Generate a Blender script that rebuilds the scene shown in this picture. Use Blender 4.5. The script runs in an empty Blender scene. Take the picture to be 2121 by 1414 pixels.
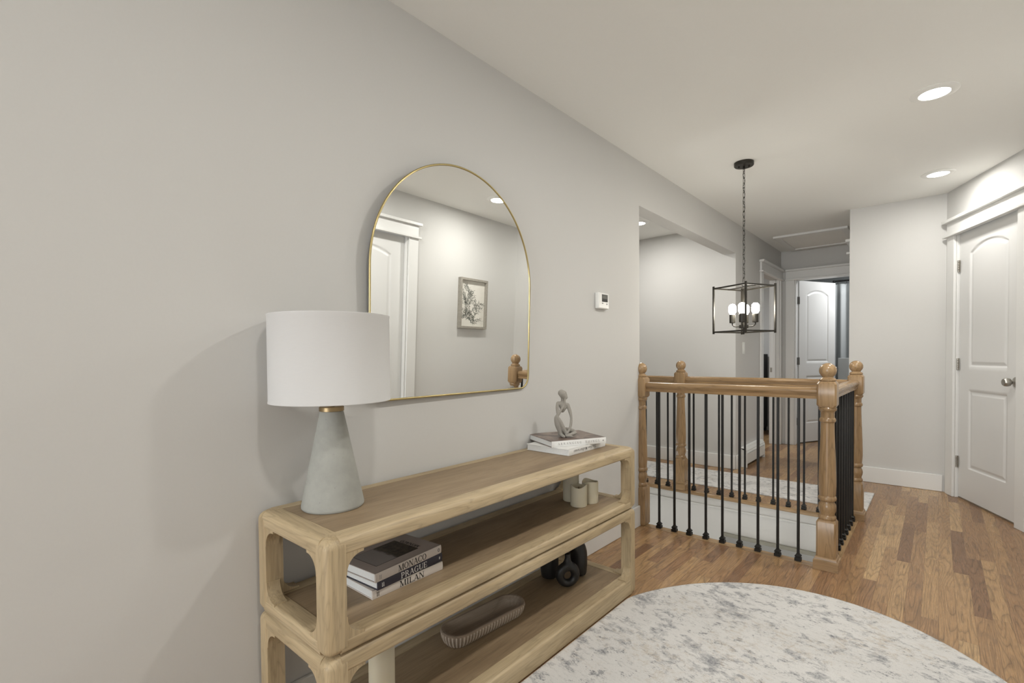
import bpy, bmesh, math, random
from math import sin, cos, pi, radians, sqrt, atan2
from mathutils import Vector, Matrix

random.seed(7)
scene = bpy.context.scene
COL = scene.collection

# ------------------------------------------------------------------ camera
CAM = Vector((1.476, 0.0, 1.12))
YAW, PITCH, ROLL = radians(41.10766436), radians(-1.17607614), radians(-0.48978865)
FPX, CYP = 1010.58, 758.288
fw = Vector((-sin(YAW)*cos(PITCH), cos(YAW)*cos(PITCH), sin(PITCH)))
rt = Vector((cos(YAW), sin(YAW), 0.0))
up = rt.cross(fw)
r2 = rt*cos(ROLL) + up*sin(ROLL)
u2 = up*cos(ROLL) - rt*sin(ROLL)
cd = bpy.data.cameras.new('camera')
cd.sensor_fit = 'HORIZONTAL'; cd.sensor_width = 36.0
cd.lens = 36.0*FPX/2121.0
cd.shift_y = (CYP-707.0)/2121.0
cd.clip_start = 0.02
cam = bpy.data.objects.new('camera', cd); COL.objects.link(cam)
cam.matrix_world = Matrix(((r2.x, u2.x, -fw.x, CAM.x), (r2.y, u2.y, -fw.y, CAM.y), (r2.z, u2.z, -fw.z, CAM.z), (0, 0, 0, 1)))
scene.camera = cam

# ------------------------------------------------------------------ world, exposure, lights
w = bpy.data.worlds.new('world'); scene.world = w; w.use_nodes = True
w.node_tree.nodes['Background'].inputs[0].default_value = (0.75, 0.85, 1.0, 1)
w.node_tree.nodes['Background'].inputs[1].default_value = 1.0
vs = scene.view_settings
vs.view_transform = 'Standard'; vs.look = 'None'; vs.gamma = 1.0; vs.use_curve_mapping = False
vs.exposure = 0.14
CZ = 2.385           # ceiling height

def area(name, loc, size, power, color=(1.0, 0.965, 0.90), shape='DISK', rot=(0, 0, 0), size_y=None):
    l = bpy.data.lights.new(name, 'AREA'); l.shape = shape; l.size = size
    if size_y: l.size_y = size_y
    l.energy = power; l.color = color
    o = bpy.data.objects.new(name, l); o.location = loc; o.rotation_euler = rot
    COL.objects.link(o); return o

WARM = (1.0, 0.972, 0.925)
HALL_SPOTS = [(1.455, 3.165, 10.0), (1.47, 4.60, 7.0), (1.455, 1.88, 12.0), (1.455, 0.38, 8.5), (0.95, -1.5, 3), (0.95, -3.2, 3)]
for i, (x, y, p) in enumerate(HALL_SPOTS):
    area('downlight_lamp', (x, y, CZ-0.0145), 0.115, p, WARM)
area('downlight_lamp', (-0.690, 4.345, CZ-0.0145), 0.115, 10.5, WARM)
area('bath_lamp', (1.0, 7.45, CZ-0.07), 0.24, 17, (0.985, 0.99, 1.0))
area('added_bedroom_lamp', (-1.6, 6.3, CZ-0.07), 0.24, 30, (0.97, 0.98, 1.0))  # unseen lamp, added to lift the dim bedroom and the hallway
area('unseen_lower_lamp', (0.3, 4.6, -0.42), 0.24, 70, (1.0, 0.98, 0.94))
area('unseen_lower_lamp', (0.3, 2.45, -0.42), 0.24, 45, (1.0, 0.98, 0.94))  # unseen lamp, added so its bounce off the carpet brightens the stairwell wall
area('entry_daylight', (-2.35, 3.5, -0.75), 0.8, 11, (0.96, 0.98, 1.0), 'RECTANGLE', (radians(90), 0, radians(-90)), 1.1)
# added soft fill from behind the camera, placed at an invented window
area('rear_fill', (1.0, -4.55, 1.45), 1.9, 128, (0.97, 0.985, 1.0), 'RECTANGLE', (radians(114), 0, 0), 1.5)

# ------------------------------------------------------------------ materials
def newmat(name):
    m = bpy.data.materials.new(name); m.use_nodes = True
    nt = m.node_tree; b = nt.nodes['Principled BSDF']
    return m, nt, b
def N(nt, t, **kw):
    n = nt.nodes.new(t)
    for k, v in kw.items():
        if k.startswith('i_'): n.inputs[k[2:]].default_value = v
        else: setattr(n, k, v)
    return n
def mixc(nt, fac, a, b, mode='MIX'):
    n = nt.nodes.new('ShaderNodeMix'); n.data_type = 'RGBA'; n.blend_type = mode
    if isinstance(fac, (int, float)): n.inputs[0].default_value = fac
    else: nt.links.new(fac, n.inputs[0])
    for i, v in ((6, a), (7, b)):
        if isinstance(v, (tuple, list)): n.inputs[i].default_value = (*v[:3], 1)
        else: nt.links.new(v, n.inputs[i])
    return n.outputs[2]
def math_(nt, op, a, b=None, c=None):
    n = nt.nodes.new('ShaderNodeMath'); n.operation = op
    for i, v in enumerate((a, b, c)):
        if v is None: continue
        if isinstance(v, (int, float)): n.inputs[i].default_value = v
        else: nt.links.new(v, n.inputs[i])
    return n.outputs[0]
def ramp(nt, fac, stops, interp='LINEAR'):
    n = nt.nodes.new('ShaderNodeValToRGB'); cr = n.color_ramp; cr.interpolation = interp
    while len(cr.elements) < len(stops): cr.elements.new(0.5)
    for e, (p, c) in zip(cr.elements, stops):
        e.position = p; e.color = (*c[:3], 1) if not isinstance(c, (int, float)) else (c, c, c, 1)
    nt.links.new(fac, n.inputs[0]); return n.outputs[0]
def mapping(nt, coord, scale, loc=(0, 0, 0)):
    mp = nt.nodes.new('ShaderNodeMapping'); mp.inputs['Scale'].default_value = scale; mp.inputs['Location'].default_value = loc
    nt.links.new(coord, mp.inputs[0]); return mp.outputs[0]
def noise(nt, vec, scale, detail=4, rough=0.55, dist=0.0):
    n = nt.nodes.new('ShaderNodeTexNoise'); n.inputs['Scale'].default_value = scale
    n.inputs['Detail'].default_value = detail; n.inputs['Roughness'].default_value = rough
    n.inputs['Distortion'].default_value = dist
    nt.links.new(vec, n.inputs['Vector']); return n.outputs['Fac']
def bump(nt, b, h, strength, dist=0.001):
    n = nt.nodes.new('ShaderNodeBump'); n.inputs['Strength'].default_value = strength
    n.inputs['Distance'].default_value = dist
    nt.links.new(h, n.inputs['Height']); nt.links.new(n.outputs[0], b.inputs['Normal'])
def plain(name, col, rough=0.5, metal=0.0, nscale=0, nstr=0.0, ncol=0.0, spec=0.5):
    m, nt, b = newmat(name)
    b.inputs['Base Color'].default_value = (*col, 1); b.inputs['Roughness'].default_value = rough
    b.inputs['Metallic'].default_value = metal; b.inputs['Specular IOR Level'].default_value = spec
    if nscale:
        tc = N(nt, 'ShaderNodeTexCoord').outputs['Object']
        f = noise(nt, tc, nscale, 4)
        if ncol:
            nt.links.new(mixc(nt, f, tuple(c*(1-ncol) for c in col), tuple(min(1, c*(1+ncol)) for c in col)), b.inputs['Base Color'])
        if nstr: bump(nt, b, f, nstr)
    return m

M = {}
M['wall'] = plain('wall_paint', (0.597, 0.592, 0.572), 0.75, nscale=140, nstr=0.05, ncol=0.015, spec=0.25)
M['ceiling'] = plain('ceiling_paint', (0.83, 0.83, 0.80), 0.85, nscale=90, nstr=0.05, ncol=0.012, spec=0.2)
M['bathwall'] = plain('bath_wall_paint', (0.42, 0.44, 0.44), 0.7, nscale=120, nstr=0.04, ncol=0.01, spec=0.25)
M['trim'] = plain('white_trim_paint', (0.74, 0.74, 0.72), 0.38, nscale=60, nstr=0.02)
M['door'] = plain('white_door_paint', (0.70, 0.70, 0.685), 0.42, nscale=70, nstr=0.03)
M['plastic'] = plain('white_plastic', (0.78, 0.78, 0.75), 0.35, nscale=50, ncol=0.01)
M['heater'] = plain('heater_enamel', (0.72, 0.73, 0.70), 0.4, nscale=50, ncol=0.01)
M['taupe'] = plain('taupe_band', (0.27, 0.26, 0.215), 0.6, nscale=60, ncol=0.05)
M['dark'] = plain('dark_gap', (0.03, 0.03, 0.028), 0.7, nscale=30, ncol=0.1)
M['black'] = plain('black_iron', (0.012, 0.0115, 0.010), 0.38, metal=0.35, nscale=90, ncol=0.2)
M['bronze'] = plain('dark_bronze', (0.030, 0.027, 0.021), 0.45, metal=0.35, nscale=60, ncol=0.15)
M['brass'] = plain('brushed_brass', (0.50, 0.41, 0.20), 0.28, metal=1.0, nscale=80, ncol=0.08)
M['antique'] = plain('antique_brass', (0.36, 0.27, 0.15), 0.38, metal=0.9, nscale=60, ncol=0.15)
M['nickel'] = plain('satin_nickel', (0.42, 0.40, 0.36), 0.32, metal=1.0, nscale=80, ncol=0.08)
M['darknickel'] = plain('dark_nickel', (0.13, 0.125, 0.115), 0.5, metal=0.5, nscale=80, ncol=0.08)
M['carpet'] = plain('grey_carpet', (0.46, 0.455, 0.45), 0.95, nscale=60, nstr=0.5, ncol=0.4)
M['wax'] = plain('ivory_wax', (0.62, 0.575, 0.44), 0.55, nscale=20, ncol=0.05)
M['wax'].node_tree.nodes['Principled BSDF'].inputs['Subsurface Weight'].default_value = 0.25
M['wax'].node_tree.nodes['Principled BSDF'].inputs['Subsurface Radius'].default_value = (0.02, 0.015, 0.008)
M['wick'] = plain('dark_wick', (0.05, 0.045, 0.04), 0.9, nscale=100, ncol=0.2)
M['blackceramic'] = plain('black_ceramic', (0.012, 0.012, 0.012), 0.42, nscale=120, nstr=0.15, ncol=0.2)
M['paper'] = plain('page_edges', (0.68, 0.69, 0.68), 0.85, nscale=200, ncol=0.08)
M['bookwhite'] = plain('white_book_cloth', (0.74, 0.74, 0.72), 0.5, nscale=80, ncol=0.02)
M['bookbeige'] = plain('beige_book_cover', (0.42, 0.37, 0.34), 0.5, nscale=80, ncol=0.03)
M['bookbeigespine'] = plain('pale_beige_book_spine', (0.56, 0.51, 0.47), 0.5, nscale=80, ncol=0.03)
M['booknavy'] = plain('navy_book_cover', (0.030, 0.028, 0.045), 0.5, nscale=80, ncol=0.05)
M['bookcream'] = plain('cream_book_cover', (0.62, 0.57, 0.52), 0.5, nscale=80, ncol=0.03)
M['ink'] = plain('black_ink', (0.015, 0.015, 0.015), 0.6, nscale=50, ncol=0.1)
M['inkgrey'] = plain('grey_ink', (0.28, 0.27, 0.26), 0.6, nscale=50, ncol=0.1)
M['inkwhite'] = plain('white_ink', (0.8, 0.8, 0.78), 0.6, nscale=50, ncol=0.02)
M['artpaper'] = plain('art_paper', (0.70, 0.68, 0.62), 0.8, nscale=30, ncol=0.03)
M['artink'] = plain('botanical_ink', (0.13, 0.14, 0.12), 0.8, nscale=40, ncol=0.3)
M['curtain'] = plain('grey_curtain_cloth', (0.40, 0.42, 0.42), 0.9, nscale=150, nstr=0.2, ncol=0.05)
M['greyframe'] = plain('weathered_grey_frame', (0.30, 0.28, 0.24), 0.7, nscale=60, nstr=0.2, ncol=0.3)
M['screen'] = plain('thermostat_screen', (0.10, 0.10, 0.085), 0.25, nscale=200, ncol=0.5)

def mirror_mat():
    m, nt, b = newmat('mirror_glass')
    b.inputs['Base Color'].default_value = (0.93, 0.94, 0.93, 1); b.inputs['Metallic'].default_value = 1; b.inputs['Roughness'].default_value = 0.003
    return m
M['mirror'] = mirror_mat()
def emit(name, col, s):
    m, nt, b = newmat(name)
    b.inputs['Base Color'].default_value = (0.9, 0.9, 0.88, 1)
    b.inputs['Emission Color'].default_value = (*col, 1); b.inputs['Emission Strength'].default_value = s
    return m
M['diffuser'] = emit('lit_diffuser', (1, 0.98, 0.94), 6)
M['bulb'] = emit('lit_bulb_glass', (1, 0.94, 0.82), 68)
def shade_mat():
    m, nt, b = newmat('white_linen_shade')
    tc = N(nt, 'ShaderNodeTexCoord').outputs['Object']
    f = noise(nt, mapping(nt, tc, (1, 1, 14)), 60, 3)
    nt.links.new(mixc(nt, f, (0.68, 0.68, 0.675), (0.73, 0.73, 0.725)), b.inputs['Base Color'])
    b.inputs['Roughness'].default_value = 0.9
    bump(nt, b, f, 0.1)
    tr = N(nt, 'ShaderNodeBsdfTranslucent'); tr.inputs[0].default_value = (0.85, 0.84, 0.80, 1)
    mx = N(nt, 'ShaderNodeMixShader'); mx.inputs[0].default_value = 0.22
    out = nt.nodes['Material Output']
    nt.links.new(b.outputs[0], mx.inputs[1]); nt.links.new(tr.outputs[0], mx.inputs[2]); nt.links.new(mx.outputs[0], out.inputs[0])
    return m
M['shade'] = shade_mat()
def concrete():
    m, nt, b = newmat('cast_concrete')
    tc = N(nt, 'ShaderNodeTexCoord').outputs['Object']
    f = noise(nt, tc, 14, 8, 0.65); f2 = noise(nt, tc, 160, 3)
    c = ramp(nt, f, [(0.3, (0.315, 0.32, 0.295)), (0.55, (0.365, 0.37, 0.34)), (0.75, (0.405, 0.41, 0.375))])
    v = N(nt, 'ShaderNodeTexVoronoi'); v.inputs['Scale'].default_value = 55; nt.links.new(tc, v.inputs['Vector'])
    pit = ramp(nt, v.outputs['Distance'], [(0.03, 0.0), (0.08, 1.0)])
    c = mixc(nt, pit, (0.24, 0.24, 0.225), c)
    nt.links.new(c, b.inputs['Base Color']); b.inputs['Roughness'].default_value = 0.85
    bump(nt, b, math_(nt, 'ADD', f2, pit), 0.25)
    return m
M['concrete'] = concrete()
def stone():
    m, nt, b = newmat('sandstone_resin')
    tc = N(nt, 'ShaderNodeTexCoord').outputs['Object']
    f = noise(nt, tc, 700, 3, 0.7)
    nt.links.new(ramp(nt, f, [(0.3, (0.21, 0.195, 0.17)), (0.7, (0.42, 0.40, 0.36))]), b.inputs['Base Color'])
    b.inputs['Roughness'].default_value = 0.95; bump(nt, b, f, 0.5)
    return m
M['stone'] = stone()

def floor_mat():
    """strip oak floor, boards run along Y"""
    m, nt, b = newmat('oak_strip_floor')
    tc = N(nt, 'ShaderNodeTexCoord').outputs['Object']
    sx = N(nt, 'ShaderNodeSeparateXYZ'); nt.links.new(tc, sx.inputs[0])
    X, Y = sx.outputs[0], sx.outputs[1]
    W, L = 0.0572, 0.78
    u = math_(nt, 'DIVIDE', X, W); row = math_(nt, 'FLOOR', u); fu = math_(nt, 'FRACT', u)
    wn = N(nt, 'ShaderNodeTexWhiteNoise'); wn.noise_dimensions = '1D'; nt.links.new(row, wn.inputs['W'])
    v = math_(nt, 'ADD', math_(nt, 'DIVIDE', Y, L), math_(nt, 'MULTIPLY', wn.outputs['Value'], 7.0))
    cell = math_(nt, 'FLOOR', v); fv = math_(nt, 'FRACT', v)
    cb = N(nt, 'ShaderNodeCombineXYZ'); nt.links.new(row, cb.inputs[0]); nt.links.new(cell, cb.inputs[1])
    wn2 = N(nt, 'ShaderNodeTexWhiteNoise'); wn2.noise_dimensions = '2D'; nt.links.new(cb.outputs[0], wn2.inputs['Vector'])
    rnd = wn2.outputs['Value']
    base = ramp(nt, rnd, [(0.0, (0.205, 0.110, 0.056)), (0.2, (0.290, 0.163, 0.080)), (0.55, (0.36, 0.215, 0.102)), (0.85, (0.41, 0.254, 0.122)), (1.0, (0.48, 0.315, 0.158))])
    # per board shifted coordinates
    off = N(nt, 'ShaderNodeVectorMath'); off.operation = 'SCALE'; off.inputs['Scale'].default_value = 19.0
    nt.links.new(wn2.outputs['Color'], off.inputs[0])
    vadd = N(nt, 'ShaderNodeVectorMath'); vadd.operation = 'ADD'
    nt.links.new(tc, vadd.inputs[0]); nt.links.new(off.outputs[0], vadd.inputs[1])
    pv = vadd.outputs[0]
    g = noise(nt, mapping(nt, pv, (15, 1.25, 1)), 1.0, 1.0, 0.4, 0.25)
    rings = math_(nt, 'FRACT', math_(nt, 'MULTIPLY', g, 15.0))
    ringc = ramp(nt, rings, [(0.0, 0.32), (0.10, 0.92), (0.25, 1.05), (0.7, 1.08), (1.0, 0.70)])
    fine = noise(nt, mapping(nt, pv, (420, 9, 1)), 1.0, 3, 0.6)
    finec = ramp(nt, fine, [(0.32, 0.42), (0.50, 0.98), (0.8, 1.2)])
    c = mixc(nt, 0.75, base, ringc, 'MULTIPLY')
    c = mixc(nt, 0.75, c, finec, 'MULTIPLY')
    blotch = noise(nt, mapping(nt, pv, (16, 5, 1)), 1.0, 4, 0.6, 1.0)
    c = mixc(nt, ramp(nt, blotch, [(0.54, 0.0), (0.72, 0.55)]), c, (0.185, 0.115, 0.068))
    du = math_(nt, 'MINIMUM', fu, math_(nt, 'SUBTRACT', 1.0, fu))
    dv = math_(nt, 'MULTIPLY', math_(nt, 'MINIMUM', fv, math_(nt, 'SUBTRACT', 1.0, fv)), L/W)
    dd = math_(nt, 'MINIMUM', du, dv)
    gap = ramp(nt, dd, [(0.0, 0.0), (0.018, 1.0)])
    c = mixc(nt, gap, (0.17, 0.10, 0.05), c)
    nt.links.new(c, b.inputs['Base Color'])
    nt.links.new(ramp(nt, fine, [(0.3, 0.34), (0.7, 0.26)]), b.inputs['Roughness'])
    b.inputs['Specular IOR Level'].default_value = 0.5
    hh = math_(nt, 'ADD', math_(nt, 'MULTIPLY', gap, 2.0), math_(nt, 'MULTIPLY', fine, 0.35))
    bump(nt, b, hh, 0.25, 0.0006)
    return m
M['floor'] = floor_mat()

def wood(name, axis, dark, mid, light, rough=0.45, fscale=260, rscale=22, rings=5.0, rc=0.75, seed=0.0, bs=0.12):
    m, nt, b = newmat(name)
    tc = N(nt, 'ShaderNodeTexCoord').outputs['Object']
    s1 = [rscale]*3; s1[axis] = rscale*0.09
    s2 = [fscale]*3; s2[axis] = fscale*0.03
    s3 = [7.0]*3; s3[axis] = 1.2
    g = noise(nt, mapping(nt, tc, s1, (seed, seed*1.7, seed*0.3)), 1.0, 3, 0.5, 0.5)
    r = math_(nt, 'FRACT', math_(nt, 'MULTIPLY', g, rings))
    rcx = ramp(nt, r, [(0.0, rc), (0.25, 1.0), (0.7, 1.0), (1.0, (rc+1)/2)])
    fine = noise(nt, mapping(nt, tc, s2, (seed, seed, seed)), 1.0, 3, 0.6)
    big = noise(nt, mapping(nt, tc, s3, (seed*3, seed, 0)), 1.0, 4, 0.6, 0.6)
    c = ramp(nt, big, [(0.3, dark), (0.5, mid), (0.72, light)])
    c = mixc(nt, 0.8, c, rcx, 'MULTIPLY')
    c = mixc(nt, 0.8, c, ramp(nt, fine, [(0.3, 0.80), (0.55, 1.0), (0.8, 1.06)]), 'MULTIPLY')
    nt.links.new(c, b.inputs['Base Color']); b.inputs['Roughness'].default_value = rough
    bump(nt, b, fine, bs, 0.0006)
    return m
FRD, FRM, FRL = (0.36, 0.27, 0.155), (0.47, 0.365, 0.22), (0.57, 0.455, 0.29)
for ax, nm in enumerate('xyz'):
    M['oak_'+nm] = wood('pale_oak_grain_'+nm, ax, FRD, FRM, FRL, 0.5, seed=1.3+ax, rc=0.74, rings=8)
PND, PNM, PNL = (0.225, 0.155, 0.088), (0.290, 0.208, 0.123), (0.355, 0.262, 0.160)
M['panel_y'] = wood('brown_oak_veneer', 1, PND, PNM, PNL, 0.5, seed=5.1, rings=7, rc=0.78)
RLD, RLM, RLL = (0.25, 0.155, 0.075), (0.34, 0.220, 0.112), (0.44, 0.295, 0.155)
for ax, nm in enumerate('xyz'):
    M['rail_'+nm] = wood('honey_oak_grain_'+nm, ax, RLD, RLM, RLL, 0.25, seed=2.3+ax, rings=6, rc=0.66)
M['whitewash'] = wood('whitewashed_wood', 1, (0.22, 0.165, 0.12), (0.30, 0.235, 0.175), (0.40, 0.33, 0.26), 0.8, seed=3.3, rings=4, rc=0.7, bs=0.4)

M['ridge'] = wood('pale_washed_ridge', 1, (0.42, 0.35, 0.28), (0.54, 0.47, 0.39), (0.66, 0.59, 0.50), 0.85, seed=4.4, rings=4, rc=0.8, bs=0.4)
def rug_mat(name, k=1.0):
    m, nt, b = newmat(name)
    tc = N(nt, 'ShaderNodeTexCoord').outputs['Object']
    rot = N(nt, 'ShaderNodeMapping'); rot.inputs['Rotation'].default_value = (0, 0, 0.12); nt.links.new(tc, rot.inputs[0])
    v = mapping(nt, rot.outputs[0], (1.0, 1.45, 1))
    big = noise(nt, v, 3.2*k, 3, 0.6)
    med = noise(nt, v, 17*k, 9, 0.78, 0.25)
    med2 = noise(nt, mapping(nt, v, (1, 1, 1), (4.1, 7.7, 0)), 26*k, 8, 0.8, 0.3)
    fine = noise(nt, tc, 420, 3, 0.7)
    streak = noise(nt, mapping(nt, rot.outputs[0], (22, 120, 1)), 1, 4, 0.7)
    base = mixc(nt, big, (0.60, 0.59, 0.57), (0.73, 0.72, 0.70))
    s = math_(nt, 'ADD', med, math_(nt, 'MULTIPLY', math_(nt, 'SUBTRACT', big, 0.5), 0.55))
    f1 = ramp(nt, s, [(0.520, 0.0), (0.548, 0.28), (0.60, 0.50), (0.68, 0.85)])
    c = mixc(nt, f1, base, (0.27, 0.275, 0.29))
    big2 = noise(nt, mapping(nt, tc, (1, 1, 1), (9.3, 2.1, 0)), 2.6*k, 2, 0.5)
    s2 = math_(nt, 'ADD', med2, math_(nt, 'MULTIPLY', math_(nt, 'SUBTRACT', big2, 0.5), 0.6))
    c = mixc(nt, ramp(nt, s2, [(0.56, 0.0), (0.68, 0.45)]), c, (0.44, 0.355, 0.255))
    c = mixc(nt, ramp(nt, streak, [(0.54, 0.0), (0.72, 0.50)]), c, (0.36, 0.36, 0.36))
    dk = noise(nt, mapping(nt, v, (1, 1.3, 1), (1.7, 3.3, 0)), 90*k, 6, 0.8)
    dks = math_(nt, 'ADD', dk, math_(nt, 'MULTIPLY', math_(nt, 'SUBTRACT', med, 0.5), 0.9))
    c = mixc(nt, ramp(nt, dks, [(0.59, 0.0), (0.68, 0.85)]), c, (0.16, 0.165, 0.18))
    vo = N(nt, 'ShaderNodeTexVoronoi'); vo.inputs['Scale'].default_value = 9*k; nt.links.new(rot.outputs[0], vo.inputs['Vector'])
    sp = math_(nt, 'ADD', vo.outputs['Distance'], math_(nt, 'MULTIPLY', math_(nt, 'SUBTRACT', med2, 0.5), 0.9))
    c = mixc(nt, ramp(nt, sp, [(0.075, 0.75), (0.10, 0.0)]), c, (0.25, 0.25, 0.26))
    c = mixc(nt, 0.8, c, ramp(nt, fine, [(0.3, 0.86), (0.6, 1.04)]), 'MULTIPLY')
    nt.links.new(c, b.inputs['Base Color']); b.inputs['Roughness'].default_value = 0.95
    b.inputs['Specular IOR Level'].default_value = 0.15
    bump(nt, b, math_(nt, 'ADD', fine, s), 0.5, 0.002)
    return m
M['rug'] = rug_mat('distressed_rug_pile')
M['runner'] = rug_mat('distressed_runner_pile', 1.3)
M['rugedge'] = plain('rug_binding', (0.62, 0.60, 0.56), 0.9, nscale=300, ncol=0.1)
def cover_mat():
    m, nt, b = newmat('photo_cover_print')
    tc = N(nt, 'ShaderNodeTexCoord').outputs['Object']
    f = noise(nt, tc, 16, 5, 0.6, 0.8)
    nt.links.new(ramp(nt, f, [(0.3, (0.05, 0.035, 0.03)), (0.5, (0.13, 0.09, 0.075)), (0.62, (0.27, 0.20, 0.16)), (0.8, (0.07, 0.05, 0.045))]), b.inputs['Base Color'])
    b.inputs['Roughness'].default_value = 0.3
    return m
M['coverphoto'] = cover_mat()
def monaco_mat():
    m, nt, b = newmat('harbour_photo_print')
    tc = N(nt, 'ShaderNodeTexCoord').outputs['Object']
    sx = N(nt, 'ShaderNodeSeparateXYZ'); nt.links.new(tc, sx.inputs[0])
    f = noise(nt, tc, 60, 5, 0.7, 0.6)
    edge = math_(nt, 'ADD', sx.outputs[1], math_(nt, 'MULTIPLY', math_(nt, 'SUBTRACT', f, 0.5), 0.05))
    tree = ramp(nt, f, [(0.4, (0.012, 0.01, 0.009)), (0.62, (0.10, 0.08, 0.06))])
    c = mixc(nt, ramp(nt, edge, [(0.105, 0.0), (0.115, 1.0)]), (0.30, 0.28, 0.27), tree)
    nt.links.new(c, b.inputs['Base Color']); b.inputs['Roughness'].default_value = 0.4
    return m
M['monaco'] = monaco_mat()

# ------------------------------------------------------------------ geometry helpers
def bm_new(): return bmesh.new()
def box(bm, x0, x1, y0, y1, z0, z1):
    vs_ = [bm.verts.new(p) for p in ((x0, y0, z0), (x1, y0, z0), (x1, y1, z0), (x0, y1, z0), (x0, y0, z1), (x1, y0, z1), (x1, y1, z1), (x0, y1, z1))]
    for f in ((0, 3, 2, 1), (4, 5, 6, 7), (0, 1, 5, 4), (1, 2, 6, 5), (2, 3, 7, 6), (3, 0, 4, 7)):
        bm.faces.new([vs_[i] for i in f])
    return vs_
def lathe(bm, prof, seg=40, c=(0, 0, 0), cap=True):
    rings = []
    for r, z in prof:
        rings.append([bm.verts.new((c[0]+r*cos(2*pi*i/seg), c[1]+r*sin(2*pi*i/seg), c[2]+z)) for i in range(seg)])
    for a, b_ in zip(rings, rings[1:]):
        for i in range(seg):
            j = (i+1) % seg
            bm.faces.new((a[i], a[j], b_[j], b_[i]))
    if cap:
        bm.faces.new(list(reversed(rings[0]))); bm.faces.new(rings[-1])
def tube(bm, pts, rad, seg=12, closed=False, cap=True):
    pts = [Vector(p) for p in pts]; n = len(pts)
    rads = rad if isinstance(rad, (list, tuple)) else [rad]*n
    rings = []; prev = None
    for i in range(n):
        if closed: t = pts[(i+1) % n]-pts[i-1]
        else: t = pts[min(i+1, n-1)]-pts[max(i-1, 0)]
        t.normalize()
        if prev is None:
            a = Vector((0, 0, 1)) if abs(t.z) < 0.9 else Vector((1, 0, 0))
            u = t.cross(a).normalized()
        else:
            u = (prev - t*prev.dot(t)).normalized()
        prev = u; v = t.cross(u)
        rings.append([bm.verts.new(pts[i]+(u*cos(2*pi*k/seg)+v*sin(2*pi*k/seg))*rads[i]) for k in range(seg)])
    m_ = n if closed else n-1
    for i in range(m_):
        a, b_ = rings[i], rings[(i+1) % n]
        for k in range(seg):
            j = (k+1) % seg
            bm.faces.new((a[k], a[j], b_[j], b_[k]))
    if not closed and cap:
        bm.faces.new(list(reversed(rings[0]))); bm.faces.new(rings[-1])
def prism(bm, poly, axis, a, b_):
    """extrude a 2D polygon along axis from a to b; polygon coords are the two other axes in order"""
    def P(p, t):
        if axis == 0: return (t, p[0], p[1])
        if axis == 1: return (p[0], t, p[1])
        return (p[0], p[1], t)
    A = [bm.verts.new(P(p, a)) for p in poly]; B = [bm.verts.new(P(p, b_)) for p in poly]
    n = len(poly)
    for i in range(n):
        j = (i+1) % n; bm.faces.new((A[i], A[j], B[j], B[i]))
    bm.faces.new(list(reversed(A))); bm.faces.new(B)
def ball(bm, c, r, seg=24, sc=(1, 1, 1)):
    mt = Matrix.Translation(c) @ Matrix.Diagonal((*[r*s for s in sc], 1))
    bmesh.ops.create_uvsphere(bm, u_segments=seg, v_segments=seg//2, radius=1.0, matrix=mt)
def finish(bm, smooth=35):
    bmesh.ops.recalc_face_normals(bm, faces=bm.faces[:])
    if smooth:
        for f in bm.faces: f.smooth = True
        for e in bm.edges:
            if len(e.link_faces) == 2 and e.calc_face_angle(0) > radians(smooth): e.smooth = False
def obj(name, bm, mat, parent=None, smooth=35, bevel=0, bseg=3, label=None):
    finish(bm, smooth)
    me = bpy.data.meshes.new(name); bm.to_mesh(me); bm.free()
    for mm in (mat if isinstance(mat, (list, tuple)) else [mat]): me.materials.append(mm)
    o = bpy.data.objects.new(name, me); COL.objects.link(o)
    if parent: o.parent = parent
    if bevel:
        md = o.modifiers.new('bevel', 'BEVEL'); md.width = bevel; md.segments = bseg; md.limit_method = 'ANGLE'; md.angle_limit = radians(40)
        md.harden_normals = False
        for p in me.polygons: p.use_smooth = True
    if label: o['label'] = label
    return o
def tag(o, label, cat, group=None):
    o['label'] = label; o['category'] = cat
    if group: o['group'] = group
    return o
def struct(name, bm, m, parent=None, bevel=0, smooth=35):
    o = obj(name, bm, m, parent, smooth, bevel)
    if not parent: o['kind'] = 'structure'
    return o
def empty(name, loc=(0, 0, 0), rz=0.0):
    o = bpy.data.objects.new(name, None); COL.objects.link(o)
    o.location = loc; o.rotation_euler = (0, 0, rz); o.empty_display_size = 0.1
    return o
def copy_tree(o, parent=None, src=None):
    kids = list(o.children)
    c = o.copy(); COL.objects.link(c)
    if parent: c.parent = parent
    for k in kids: copy_tree(k, c)
    return c
def bx(*a):
    bm = bm_new(); box(bm, *a); return bm

# ================================================================== ROOM SHELL
RX = 2.0       # right wall
T = 0.11
YE = 4.99      # alcove back wall face
# floor pieces round the stair opening
bm = bm_new()
F0 = -0.02
box(bm, -0.11, RX+0.3, -4.5, 3.0, F0, 0)
box(bm, 1.035, RX+0.3, 3.0, 3.985, F0, 0)
box(bm, -2.6, RX+0.3, 3.985, 5.4, F0, 0)
box(bm, -2.6, 1.9, 5.4, 8.9, F0, 0)
struct('floor', bm, M['floor'], smooth=0)
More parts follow.
